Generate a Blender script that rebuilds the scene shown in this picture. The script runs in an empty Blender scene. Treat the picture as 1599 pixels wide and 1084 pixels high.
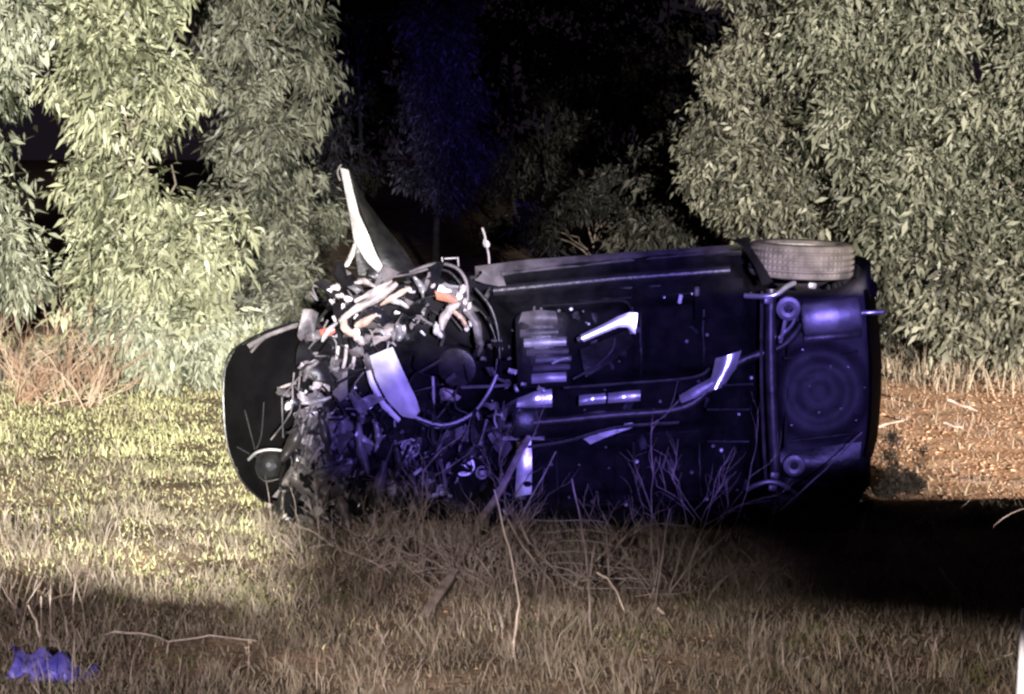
import bpy, math, random
import numpy as np
from mathutils import Vector, Matrix, Euler

R = math.radians
rng = np.random.default_rng(7)
random.seed(7)
sc = bpy.context.scene
COL = sc.collection

# ------------------------------------------------------------------ camera
W0, H0, F0 = 1599.0, 1084.0, 3070.0        # size of the photograph and its focal length in pixels
CAMZ, PITCH = 2.4, math.atan(326.0 / F0)
cd = bpy.data.cameras.new('camera')
cd.sensor_fit = 'HORIZONTAL'; cd.sensor_width = 36.0; cd.lens = 36.0 * F0 / W0
cd.clip_start = 0.1; cd.clip_end = 400.0
cam = bpy.data.objects.new('camera', cd); COL.objects.link(cam)
cam.location = (0, 0, CAMZ); cam.rotation_euler = (math.pi / 2 - PITCH, 0, 0)
sc.camera = cam
CP, SP = math.cos(PITCH), math.sin(PITCH)


def at(px, py, Y):
    """measured photo point -> world point on the plane at distance Y"""
    u = (px - W0 / 2) / F0; v = -(py - H0 / 2) / F0
    dy = CP + v * SP; dz = -SP + v * CP
    t = Y / dy
    return Vector((u * t, Y, CAMZ + dz * t))


# ------------------------------------------------------------------ night sky, lamps, exposure
world = bpy.data.worlds.new('World'); sc.world = world; world.use_nodes = True
wn = world.node_tree.nodes; bg = wn['Background']
bg.inputs[0].default_value = (0.92, 0.62, 1.0, 1); bg.inputs[1].default_value = 0.0100
sc.view_settings.view_transform = 'Standard'; sc.view_settings.look = 'None'
sc.view_settings.exposure = 0.0; sc.view_settings.gamma = 1.0
sc.cycles.filter_width = 2.5
sc.cycles.max_bounces = 4; sc.cycles.diffuse_bounces = 2; sc.cycles.glossy_bounces = 2


def spot(name, loc, target, half_deg, energy, color, blend, radius):
    l = bpy.data.lights.new(name, 'SPOT'); o = bpy.data.objects.new(name, l); COL.objects.link(o)
    l.energy = energy; l.color = color; l.spot_size = R(2 * half_deg); l.spot_blend = blend; l.shadow_soft_size = radius
    o.location = loc
    o.rotation_euler = (Vector(target) - Vector(loc)).to_track_quat('-Z', 'Y').to_euler()
    return o


FLOOD_POS = Vector((4.0, -30.0, 5.58))           # chosen, unseen origin of the flood spots
spot('flood_or_fill_beam', FLOOD_POS + Vector((.10, 0, 0)), at(5, 390, 20), 6.1, 640000, (1.0, .96, .85), .75, .32)
spot('flood_or_fill_beam', FLOOD_POS + Vector((-.05, 0, 0)), at(1600, 430, 20), 5.5, 400000, (1.0, .91, .82), .45, .05)
ground_fill = spot('flood_or_fill_beam', FLOOD_POS + Vector((-.05, 0, 0)), (4.6, 16.2, 0), 3.2, 430000, (1.0, .86, .72), .8, .05); ground_fill.scale = (1, .27, 1)  # extra spot added to brighten only the ground right of the car
# spots added to light the foreground: wide, flat beams with a cut-off
low = spot('foreground_spot', (-.9, -3.0, 3.0), at(440, 985, 9.2), 12.5, 10500, (1.0, .87, .86), .95, .03); low.scale = (1, .30, 1)
low = spot('foreground_spot', (-3.4, -3.0, 3.0), at(1280, 1100, 8.2), 15, 11500, (1.0, .88, .80), .6, .03); low.scale = (1, .125, 1)
bea = spot('beacon_beam', (1.45, -3.2, 3.0), at(920, 564, 12), 8.8, 21000, (.27, .21, 1.0), .6, .03)
bea.scale = (1, .44, 1)
spot('beacon_beam', (2.3, -3.2, 3.0), at(682, 190, 32), 3.6, 60000, (.16, .10, 1.0), .9, .03)


# ------------------------------------------------------------------ materials
def mat(name, c, rough=.6, metal=0.0, spec=.5, c2=None, scale=8.0, detail=4.0, bump=0.0, bscale=None, attr=False, wt=.62, wn=.4, lo=.35, hi=.65, stretch=None, coat=0.0, trans=0.0):
    m = bpy.data.materials.new(name); m.use_nodes = True
    nt = m.node_tree; n = nt.nodes; L = nt.links; b = n['Principled BSDF']
    b.inputs['Roughness'].default_value = rough; b.inputs['Metallic'].default_value = metal
    b.inputs['Specular IOR Level'].default_value = spec; b.inputs['Coat Weight'].default_value = coat
    b.inputs['Base Color'].default_value = (*c, 1)
    if c2 is not None or bump:
        tc = n.new('ShaderNodeTexCoord'); mp = n.new('ShaderNodeMapping'); L.new(tc.outputs['Object'], mp.inputs[0])
        if stretch: mp.inputs['Scale'].default_value = stretch
    if c2 is not None:
        rmp = n.new('ShaderNodeValToRGB'); rmp.color_ramp.elements[0].color = (*c, 1); rmp.color_ramp.elements[1].color = (*c2, 1)
        rmp.color_ramp.elements[0].position = lo; rmp.color_ramp.elements[1].position = hi
        nz = n.new('ShaderNodeTexNoise'); nz.inputs['Scale'].default_value = scale; nz.inputs['Detail'].default_value = detail
        L.new(mp.outputs[0], nz.inputs['Vector'])
        if attr:
            at_ = n.new('ShaderNodeAttribute'); at_.attribute_name = 'tint'
            mx = n.new('ShaderNodeMath'); mx.operation = 'MULTIPLY_ADD'; mx.inputs[1].default_value = wt
            sb = n.new('ShaderNodeMath'); sb.operation = 'MULTIPLY'; sb.inputs[1].default_value = wn
            L.new(nz.outputs['Fac'], sb.inputs[0]); L.new(at_.outputs['Fac'], mx.inputs[0]); L.new(sb.outputs[0], mx.inputs[2])
            L.new(mx.outputs[0], rmp.inputs[0])
        else:
            L.new(nz.outputs['Fac'], rmp.inputs[0])
        L.new(rmp.outputs[0], b.inputs['Base Color'])
    if bump:
        bn = n.new('ShaderNodeTexNoise'); bn.inputs['Scale'].default_value = bscale or scale * 3; bn.inputs['Detail'].default_value = 5
        L.new(mp.outputs[0], bn.inputs['Vector'])
        bp = n.new('ShaderNodeBump'); bp.inputs['Strength'].default_value = 1.0; bp.inputs['Distance'].default_value = bump
        L.new(bn.outputs['Fac'], bp.inputs['Height']); L.new(bp.outputs[0], b.inputs['Normal'])
    if trans:
        tr = n.new('ShaderNodeBsdfTranslucent'); ms = n.new('ShaderNodeMixShader'); ms.inputs[0].default_value = trans
        if c2 is not None: L.new(rmp.outputs[0], tr.inputs[0])
        L.new(b.outputs[0], ms.inputs[1]); L.new(tr.outputs[0], ms.inputs[2]); L.new(ms.outputs[0], n['Material Output'].inputs[0])
    return m


M = dict(
    soil=mat('soil', (.075, .056, .038), .95, spec=.1, c2=(.25, .18, .125), scale=2.2, detail=8, bump=.02, bscale=30),
    litsoil=mat('lit_bare_soil', (.27, .145, .08), .95, spec=.1, c2=(.50, .33, .22), scale=3.0, detail=9, bump=.008, bscale=40),  # reddish earth, with the lamplight on it put in as a paler tone
    paint=mat('black_paint', (.0025, .0025, .004), .25, spec=.4, c2=(.006, .0055, .007), scale=5, coat=.05, bump=.0015, bscale=14),
    under=mat('underseal', (.0010, .0010, .0013), .8, spec=.06, c2=(.0055, .005, .006), scale=9, bump=.004, bscale=40),
    hoodin=mat('hood_inner', (.0008, .0007, .0009), .7, spec=.03, c2=(.002, .0018, .002), scale=6, bump=.003, bscale=20),
    bumper=mat('scuffed_bumper', (.035, .032, .036), .45, spec=.4, c2=(.17, .15, .15), scale=6, lo=.4, hi=.75, bump=.006, bscale=18),
    rearpan=mat('rear_floor_coating', (.010, .009, .011), .7, spec=.2, c2=(.022, .020, .024), scale=9, bump=.004, bscale=40),
    polished=mat('polished_pipe', (.86, .92, .95), .34, metal=1.0, spec=.6, c2=(.95, .95, .95), scale=9),
    fender=mat('scraped_fender', (.14, .13, .135), .5, c2=(.24, .225, .23), scale=9, bump=.002),
    plastic=mat('black_plastic', (.003, .003, .0035), .38, spec=.30, c2=(.009, .0085, .009), scale=12, bump=.003, bscale=30),
    rubber=mat('tyre_rubber', (.035, .031, .028), .85, spec=.25, c2=(.105, .09, .08), scale=9, lo=.3, hi=.7, bump=.002, bscale=60),
    steel=mat('dull_steel', (.16, .155, .16), .5, metal=.7, c2=(.32, .31, .32), scale=7, bump=.003, bscale=25),
    rust=mat('dark_steel', (.014, .012, .012), .45, metal=.5, c2=(.045, .04, .04), scale=11, bump=.003, bscale=30),
    alu=mat('bare_aluminium', (.6, .6, .62), .3, metal=.85, c2=(.85, .85, .87), scale=9, bump=.002, bscale=30),
    silver=mat('silver_casting', (.12, .115, .12), .55, metal=.3, c2=(.38, .36, .35), scale=14, bump=.004, bscale=40),
    pale=mat('pale_plastic', (.085, .075, .072), .5, spec=.4, c2=(.31, .27, .255), scale=10, bump=.003, bscale=25),
    grey=mat('grey_plastic', (.018, .016, .018), .5, spec=.35, c2=(.085, .075, .076), scale=7, bump=.004, bscale=22),
    tan=mat('torn_foam', (.19, .115, .085), .7, spec=.2, c2=(.33, .25, .20), scale=12, bump=.004, bscale=30),
    red=mat('red_plastic', (.35, .05, .03), .5, c2=(.22, .04, .03), scale=10),
    brick=mat('rusty_metal', (.22, .08, .04), .7, c2=(.12, .05, .03), scale=14, bump=.004),
    white=mat('white_plastic', (.30, .285, .29), .45, c2=(.50, .48, .48), scale=9, bump=.001),
    glass=mat('lamp_glass', (.04, .04, .05), .06, spec=.8, coat=1.0, c2=(.09, .09, .11), scale=9),
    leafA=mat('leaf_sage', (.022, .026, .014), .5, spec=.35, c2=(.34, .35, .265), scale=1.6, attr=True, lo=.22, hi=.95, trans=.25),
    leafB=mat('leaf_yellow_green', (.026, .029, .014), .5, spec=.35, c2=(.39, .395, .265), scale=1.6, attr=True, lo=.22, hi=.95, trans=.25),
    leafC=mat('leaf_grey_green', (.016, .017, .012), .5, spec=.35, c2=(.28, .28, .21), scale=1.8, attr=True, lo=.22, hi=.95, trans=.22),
    leafG=mat('leaf_dimmed', (.010, .011, .008), .5, spec=.3, c2=(.165, .165, .125), scale=1.8, attr=True, lo=.22, hi=.95, trans=.22),  # weaker light on tree and shrub put into the leaf colour
    leafD=mat('leaf_unlit', (.006, .006, .005), .6, spec=.25, c2=(.030, .029, .024), scale=1.8, attr=True, lo=.25, hi=.95, trans=.2),  # lack of light at the back put into the leaf colour
    leafF=mat('leaf_shaded', (.010, .010, .008), .6, spec=.25, c2=(.06, .058, .046), scale=1.8, attr=True, lo=.25, hi=.95, trans=.2),  # shade on the middle bush put into the leaf colour
    leafK=mat('weed_leaf_shaded', (.004, .0035, .003), .7, spec=.1, c2=(.016, .013, .011), scale=1.8, attr=True, lo=.25, hi=.95),  # shadow silhouette of the weeds put into the leaf colour
    leafE=mat('leaf_bronze', (.050, .036, .022), .6, spec=.25, c2=(.24, .19, .12), scale=1.8, attr=True, lo=.25, hi=.95, trans=.2),
    bark=mat('bark', (.06, .05, .04), .9, spec=.15, c2=(.16, .135, .11), scale=10, bump=.008, bscale=25, stretch=(1, 1, .25)),
    unlitbark=mat('bark_unlit', (.008, .007, .006), .9, spec=.1, c2=(.02, .017, .014), scale=10, bump=.008, bscale=25),  # trunks and stems coloured dark to look unlit
    twig=mat('dry_twig', (.12, .095, .085), .85, spec=.2, c2=(.30, .25, .225), scale=9, bump=.002),
    darktwig=mat('dark_twig', (.05, .036, .03), .9, spec=.15, c2=(.11, .08, .066), scale=9, bump=.002),
    redtwig=mat('reddish_twig', (.16, .085, .055), .9, spec=.15, c2=(.32, .25, .19), scale=4, bump=.002),
    palestick=mat('bleached_stick', (.40, .33, .27), .85, spec=.2, c2=(.55, .47, .40), scale=9, bump=.002),
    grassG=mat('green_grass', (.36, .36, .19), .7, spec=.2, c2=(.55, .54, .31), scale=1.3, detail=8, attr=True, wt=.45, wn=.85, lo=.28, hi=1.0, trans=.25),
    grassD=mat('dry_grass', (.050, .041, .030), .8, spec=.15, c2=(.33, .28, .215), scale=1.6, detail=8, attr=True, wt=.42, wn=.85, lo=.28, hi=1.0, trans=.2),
    grassO=mat('olive_grass', (.05, .058, .020), .7, spec=.2, c2=(.20, .20, .085), scale=1.3, detail=8, attr=True, wt=.45, wn=.85, lo=.28, hi=1.0, trans=.2),
    weed=mat('dead_weed', (.085, .058, .046), .85, spec=.15, c2=(.34, .26, .215), scale=1.6, detail=6, attr=True, wt=.42, wn=.8, lo=.28, hi=1.0, trans=.15),
    litter=mat('leaf_litter', (.16, .088, .052), .9, spec=.1, c2=(.42, .285, .20), scale=2.5, attr=True, lo=.2, hi=.9),
    wire=mat('galvanised_wire', (.20, .18, .18), .6, metal=.3, c2=(.32, .29, .28), scale=9),
    blue=mat('blue_polythene', (.05, .045, .30), .45, spec=.5, c2=(.15, .13, .50), scale=14, bump=.006, bscale=25),
    post=mat('white_post_paint', (.70, .70, .76), .5, c2=(.8, .8, .85), scale=6, bump=.001),
    asphalt=mat('asphalt', (.045, .045, .047), .9, c2=(.065, .063, .06), scale=30, bump=.004, bscale=120),
    zinc=mat('galvanised_steel', (.35, .36, .37), .45, metal=.7, c2=(.45, .46, .47), scale=9),
    vanpaint=mat('van_paint', (.55, .56, .58), .3, coat=.5, c2=(.6, .6, .62), scale=3),
    vanglass=mat('van_glass', (.01, .011, .013), .05, spec=.7),
)


# ------------------------------------------------------------------ mesh helpers
class MB:
    def __init__(s): s.v = []; s.f = []

    def add(s, vs, fs):
        o = len(s.v); s.v.extend([tuple(p) for p in vs]); s.f.extend([tuple(i + o for i in f) for f in fs]); return s

    def tube(s, pts, r, n=8, r2=None):
        pts = [Vector(p) for p in pts]; k = len(pts)
        if not hasattr(r, '__len__'):
            e = r if r2 is None else r2
            r = [r + (e - r) * i / max(1, k - 1) for i in range(k)]
        vs = []; fs = []; ref = None
        for i, p in enumerate(pts):
            t = (pts[min(i + 1, k - 1)] - pts[max(i - 1, 0)])
            if t.length < 1e-9: t = Vector((0, 0, 1))
            t.normalize()
            if ref is None: ref = t.orthogonal().normalized()
            ref = (ref - t * ref.dot(t))
            if ref.length < 1e-6: ref = t.orthogonal()
            ref.normalize(); b = t.cross(ref)
            for j in range(n):
                a = 2 * math.pi * j / n
                vs.append(p + (ref * math.cos(a) + b * math.sin(a)) * r[i])
        for i in range(k - 1):
            for j in range(n):
                a, b_ = i * n + j, i * n + (j + 1) % n
                fs.append((a, b_, b_ + n, a + n))
        fs.append(tuple(range(n - 1, -1, -1))); fs.append(tuple((k - 1) * n + j for j in range(n)))
        return s.add(vs, fs)

    def box(s, c, size, rot=(0, 0, 0), bev=0.0):
        q = Euler(rot).to_matrix(); c = Vector(c); hx, hy, hz = [d / 2 for d in size]
        if bev <= 0:
            vs = [c + q @ Vector((x * hx, y * hy, z * hz)) for x in (-1, 1) for y in (-1, 1) for z in (-1, 1)]
            return s.add(vs, [(0, 1, 3, 2), (4, 6, 7, 5), (0, 4, 5, 1), (2, 3, 7, 6), (0, 2, 6, 4), (1, 5, 7, 3)])
        b = bev; vs = []; fs = []
        prof = [(hx - b, -hz), (hx, -hz + b), (hx, hz - b), (hx - b, hz), (-hx + b, hz), (-hx, hz - b), (-hx, -hz + b), (-hx + b, -hz)]
        lay = [(-hy, b), (-hy + b, 0), (hy - b, 0), (hy, b)]
        for y, ins in lay:
            for (x, z) in prof:
                vs.append(c + q @ Vector((x - math.copysign(min(ins, abs(x)), x), y, z - math.copysign(min(ins, abs(z)), z))))
        for i in range(3):
            for j in range(8):
                a, d = i * 8 + j, i * 8 + (j + 1) % 8
                fs.append((a, d, d + 8, a + 8))
        fs.append(tuple(range(7, -1, -1))); fs.append(tuple(range(24, 32)))
        return s.add(vs, fs)

    def lathe(s, c, axis, prof, n=32, close=False, teeth=None):
        c = Vector(c); ax = Vector(axis).normalized(); u = ax.orthogonal().normalized(); w = ax.cross(u)
        vs = []; fs = []; k = len(prof)
        for j in range(n):
            a = 2 * math.pi * j / n; d = u * math.cos(a) + w * math.sin(a)
            for i, (r, h) in enumerate(prof):
                if teeth and i in teeth and j % 2: r -= teeth[i]
                vs.append(c + d * r + ax * h)
        for j in range(n):
            for i in range(k - 1 + (1 if close else 0)):
                a, b = j * k + i, j * k + (i + 1) % k
                a2, b2 = ((j + 1) % n) * k + i, ((j + 1) % n) * k + (i + 1) % k
                fs.append((a, b, b2, a2))
        return s.add(vs, fs)

    def sheet(s, P, th=.004, away=(0, 1, 0)):
        """closed thin sheet over a grid of points; thickness goes away from the viewer's side"""
        P = np.array([[tuple(p) for p in row] for row in P], float); n, m = P.shape[:2]
        du = np.gradient(P, axis=0); dv = np.gradient(P, axis=1)
        N = np.cross(du, dv); N /= np.maximum(np.linalg.norm(N, axis=2, keepdims=True), 1e-9)
        sg = np.where((N @ np.array(away)) < 0, -1.0, 1.0)[..., None]
        B = P + N * sg * th
        vs = list(P.reshape(-1, 3)) + list(B.reshape(-1, 3)); fs = []; o = n * m
        for i in range(n - 1):
            for j in range(m - 1):
                a = i * m + j
                fs.append((a, a + 1, a + m + 1, a + m)); fs.append((o + a, o + a + m, o + a + m + 1, o + a + 1))
        edge = [(0 * m + j, 0 * m + j + 1) for j in range(m - 1)] + [(i * m + m - 1, (i + 1) * m + m - 1) for i in range(n - 1)] + \
               [((n - 1) * m + j + 1, (n - 1) * m + j) for j in range(m - 1)] + [((i + 1) * m, i * m) for i in range(n - 1)]
        for a, b in edge: fs.append((a, o + a, o + b, b))
        return s.add(vs, fs)

    def build(s, name, material, parent=None, smooth=True, label=None, angle=40):
        me = bpy.data.meshes.new(name); me.from_pydata(s.v, [], s.f)
        off = Vector(parent['_o']) if parent is not None and '_o' in parent else None
        if off is not None: me.transform(Matrix.Translation(-off))
        me.materials.append(material)
        if smooth:
            me.polygons.foreach_set('use_smooth', [True] * len(me.polygons))
            try: me.set_sharp_from_angle(angle=R(angle))
            except Exception: pass
        me.update()
        o = bpy.data.objects.new(name, me); COL.objects.link(o)
        if parent is not None:
            o.parent = parent
            if '_o' in parent: o['_o'] = list(off)
        if label: o['label'] = label
        return o


def tag(o, label, cat, group=None, kind=None):
    if label: o['label'] = label
    if cat: o['category'] = cat
    if group: o['group'] = group
    if kind: o['kind'] = kind
    return o


def thing(name, label, cat, loc, group=None):
    o = bpy.data.objects.new(name, None); COL.objects.link(o); o.location = loc; o['_o'] = list(loc)
    o.empty_display_size = .2
    return tag(o, label, cat, group)


def fbm(x, y, seed=0, oct=4, s=1.0):
    """cheap smooth noise, -1..1"""
    x = np.asarray(x, float) * s; y = np.asarray(y, float) * s; t = 0; a = 1; tot = 0
    r = np.random.default_rng(seed)
    for k in range(oct):
        for q in range(3):
            th = r.uniform(0, 6.28); f = 2 ** k * r.uniform(.7, 1.4); ph = r.uniform(0, 6.28)
            t = t + a * np.sin((x * math.cos(th) + y * math.sin(th)) * f * 3 + ph); tot += a
        a *= .55
    return t / tot * 1.8


def fast_mesh(name, V, quads=None, tris=None, material=None, tint=None, smooth=False):
    me = bpy.data.meshes.new(name); V = np.asarray(V, np.float32)
    nq = 0 if quads is None else len(quads); ntr = 0 if tris is None else len(tris)
    me.vertices.add(len(V)); me.vertices.foreach_set('co', V.ravel())
    me.loops.add(nq * 4 + ntr * 3); me.polygons.add(nq + ntr)
    idx = np.concatenate([np.asarray(quads, np.int32).ravel() if nq else np.zeros(0, np.int32), np.asarray(tris, np.int32).ravel() if ntr else np.zeros(0, np.int32)])
    me.loops.foreach_set('vertex_index', idx)
    st = np.concatenate([np.arange(nq) * 4, nq * 4 + np.arange(ntr) * 3]).astype(np.int32)
    me.polygons.foreach_set('loop_start', st)
    if smooth: me.polygons.foreach_set('use_smooth', np.ones(nq + ntr, bool))
    if tint is not None:
        a = me.attributes.new('tint', 'FLOAT', 'POINT'); a.data.foreach_set('value', np.asarray(tint, np.float32))
    if material: me.materials.append(material)
    me.update(calc_edges=True); me.validate()
    return me


# ------------------------------------------------------------------ ground
def ground_z(x, y):
    x = np.asarray(x, float); y = np.asarray(y, float)
    k = np.clip((8.1 + .35 * fbm(x, 0 * x, 61, 3, .7) - y) / 3.6, 0, 1); k = k * k * (3 - 2 * k)
    far = np.clip((y - 7) / 2, 0, 1)
    z = .78 * k + far * (.020 * fbm(x, y, 3, 3, .7) + .004 * fbm(x, y, 5, 3, 4)) * np.where(x > 2, .55, 1)
    hump = .10 * np.exp(-((x + 3.6) ** 2 / 1.6 + (y - 13.2) ** 2 / 2.2)) + .06 * np.exp(-((x + 2.6) ** 2 / .5 + (y - 11.6) ** 2 / .25))
    return z + hump * far


def gz(x, y): return float(ground_z(x, y))


def make_ground():
    xs = np.concatenate([np.linspace(-160, -14, 14), np.linspace(-13, 13, 210), np.linspace(14, 160, 14)])
    ys = np.concatenate([np.linspace(-60, 3.6, 14), np.linspace(3.8, 26, 200), np.linspace(28, 220, 20)])
    X, Y = np.meshgrid(xs, ys); Z = ground_z(X, Y)
    V = np.stack([X, Y, Z], -1).reshape(-1, 3); n, m = X.shape
    i = np.arange(n - 1)[:, None] * m + np.arange(m - 1)[None]; i = i.ravel()
    me = fast_mesh('ground', V, quads=np.stack([i, i + 1, i + m + 1, i + m], 1), material=M['soil'], smooth=True)
    o = bpy.data.objects.new('ground', me); COL.objects.link(o); tag(o, 'uneven earth and grass bank with the overturned car on it', None, kind='structure')
    mb = MB(); mb.box((0, -6.4, .80), (90, 16, .06))
    r = mb.build('road', M['asphalt'], smooth=False); tag(r, 'dark asphalt road behind the guard rail', None, kind='structure')


make_ground()


def lit_bare_soil():
    xs = np.linspace(1.6, 9.5, 120); ys = np.linspace(12.2, 21.5, 130); X, Y = np.meshgrid(xs, ys)
    inside = (X - (2.0 + .25 * fbm(Y, X * 0, 81, 3, 1.2)) > 0) & (Y > 12.7 + .2 * fbm(X, Y * 0, 82, 3, 1.5)) & (Y < 19.6 + .7 * fbm(X, Y * 0, 83, 3, .8))
    Z = ground_z(X, Y) + .008 + .004 * fbm(X, Y, 84, 4, 4) + np.where(inside, 0, -.06)
    n, m = X.shape; i = (np.arange(n - 1)[:, None] * m + np.arange(m - 1)[None]).ravel()
    me = fast_mesh('lit_bare_soil', np.stack([X, Y, Z], -1).reshape(-1, 3), quads=np.stack([i, i + 1, i + m + 1, i + m], 1), material=M['litsoil'], smooth=True)
    o = bpy.data.objects.new('lit_bare_soil', me); COL.objects.link(o); tag(o, 'reddish bare soil right of the car, paled like lit ground', None, kind='structure')


lit_bare_soil()

# ------------------------------------------------------------------ grass
def blades(name, pts, h, w, lean, material, label, cat, curl=.5, tint=None):
    n = len(pts); a = rng.uniform(0, 2 * np.pi, n); la = rng.uniform(0, 2 * np.pi, n)
    h = h * rng.uniform(.5, 1.25, n) * (1 + .65 * np.clip(fbm(pts[:, 0], pts[:, 1], 71, 3, 2.2), -1, 1.2)); w = w * rng.uniform(.6, 1.3, n); ln = lean * rng.uniform(.2, 1.5, n)
    side = np.stack([np.cos(a), np.sin(a), np.zeros(n)], 1) * (w / 2)[:, None]
    ld = np.stack([np.cos(la), np.sin(la), np.zeros(n)], 1)
    up = np.array([0, 0, 1.0])
    s1 = np.sin(ln * .6); c1 = np.cos(ln * .6); s2 = np.sin(np.minimum(ln * (1 + curl), 1.9)); c2 = np.cos(np.minimum(ln * (1 + curl), 1.9))
    mid = pts + (ld * s1[:, None] + up * c1[:, None]) * (h * .5)[:, None]
    tip = mid + (ld * s2[:, None] + up * c2[:, None]) * (h * .5)[:, None]
    V = np.stack([pts - side, pts + side, mid + side * .8, mid - side * .8, tip], 1).reshape(-1, 3)
    b = np.arange(n) * 5
    t = np.repeat(rng.uniform(0, 1, n) if tint is None else tint, 5)
    me = fast_mesh(name, V, quads=np.stack([b, b + 1, b + 2, b + 3], 1), tris=np.stack([b + 3, b + 2, b + 4], 1), material=material, tint=t)
    o = bpy.data.objects.new(name, me); COL.objects.link(o); return tag(o, label, cat, kind='stuff')


def scatter(n, y0, y1, pad=1.25, keep=None):
    y = np.sqrt(rng.uniform(y0 ** 2, y1 ** 2, n)); x = rng.uniform(-1, 1, n) * (.262 * y * pad + .3)
    if keep is not None:
        k = keep(x, y) > rng.uniform(0, 1, n); x, y = x[k], y[k]
    car = (x > -1.6) & (x < 2.15) & (y > 12.0) & (y < 13.4)
    x, y = x[~car], y[~car]
    return np.stack([x, y, ground_z(x, y) - .005], 1)


def pxof(x, y): return 799.5 + x / y * F0


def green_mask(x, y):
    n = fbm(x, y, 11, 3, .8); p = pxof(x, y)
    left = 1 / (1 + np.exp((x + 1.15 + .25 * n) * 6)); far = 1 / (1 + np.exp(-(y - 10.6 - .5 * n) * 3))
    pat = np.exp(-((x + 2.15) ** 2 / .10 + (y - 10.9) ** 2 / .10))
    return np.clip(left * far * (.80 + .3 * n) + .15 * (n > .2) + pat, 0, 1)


def litter_mask(x, y):
    n = fbm(x, y, 17, 3, 1.0)
    return np.clip(1 / (1 + np.exp(-(x - 2.0 - .2 * n) * 6)) * (y > 12.6), 0, 1)


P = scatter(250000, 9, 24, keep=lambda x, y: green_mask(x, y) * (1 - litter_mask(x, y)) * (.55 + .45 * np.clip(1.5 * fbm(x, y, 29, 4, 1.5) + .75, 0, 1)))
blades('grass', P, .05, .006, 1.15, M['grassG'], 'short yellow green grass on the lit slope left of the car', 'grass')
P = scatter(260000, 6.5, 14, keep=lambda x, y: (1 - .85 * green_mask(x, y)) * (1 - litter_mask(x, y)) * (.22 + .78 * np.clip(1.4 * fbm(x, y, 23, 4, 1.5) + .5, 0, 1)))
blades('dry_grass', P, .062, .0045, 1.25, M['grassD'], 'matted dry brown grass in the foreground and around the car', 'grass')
P = scatter(40000, 13, 25, keep=lambda x, y: (1 - green_mask(x, y)) * (1 - .8 * litter_mask(x, y)))
blades('dry_grass', P, .10, .010, .9, M['grassD'], 'thin dry brown grass behind the car below the trees', 'grass')
P = scatter(5200, 8.2, 12, keep=lambda x, y: np.clip(.25 + fbm(x, y, 31, 3, 1.1), 0, 1))
blades('dry_stalks', P, .19, .005, .75, M['twig'], 'scattered pale dry stalks standing among the foreground grass', 'dry stalks')
def tufts(n, y0, y1, keep, per, spread):
    c = scatter(n, y0, y1, keep=keep); m = len(c)
    p = np.repeat(c, per, 0) + rng.normal(0, spread, (m * per, 3)) * np.array([1, .8, 0]); p[:, 2] = ground_z(p[:, 0], p[:, 1]) - .005
    return p, np.repeat(rng.uniform(0, 1, m), per) * .7 + rng.uniform(0, .3, m * per)


P, tt = tufts(520, 8.0, 12.2, None, 34, .045)
blades('grass_tufts', P, .125, .0042, .8, M['grassD'], 'ragged dry tufts standing out of the foreground grass', 'grass', tint=tt)
P, tt = tufts(240, 8.2, 11.8, lambda x, y: np.clip(1.6 * fbm(x, y, 37, 3, 1.0) + .2, 0, 1), 40, .05)
blades('green_tufts', P, .075, .005, .9, M['grassO'], 'dull olive green tufts in patches across the foreground', 'grass', tint=tt)
P, tt = tufts(260, 8.0, 11.6, lambda x, y: np.clip(1.5 * fbm(x, y, 43, 3, .9) + .1, 0, 1), 30, .07)
blades('dead_weeds', P, .10, .0035, 1.1, M['weed'], 'pinkish brown dead weeds in patches across the foreground', 'dead weeds', tint=tt)
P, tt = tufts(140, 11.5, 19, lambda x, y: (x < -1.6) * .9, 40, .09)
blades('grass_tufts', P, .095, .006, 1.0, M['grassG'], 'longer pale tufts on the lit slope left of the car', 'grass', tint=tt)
P, tt = tufts(120, 13.4, 19, lambda x, y: litter_mask(x, y), 26, .08)
blades('dry_grass', P, .10, .006, .9, M['weed'], 'sparse dry grass on the bare ground right of the car', 'grass', tint=tt)
# paler tall grass below the trees
def skirt(x, y): return np.clip(1 - np.abs(y - 20.0 - .8 * fbm(x, y, 4, 2, .5)) / 1.6, 0, 1) * ((x < -1.6) | (x > 3.2))
P = scatter(22000, 17, 23, keep=skirt)
blades('tall_dry_grass', P, .34, .012, .5, M['grassD'], 'taller dry grass in a band below the trees', 'grass')

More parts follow.
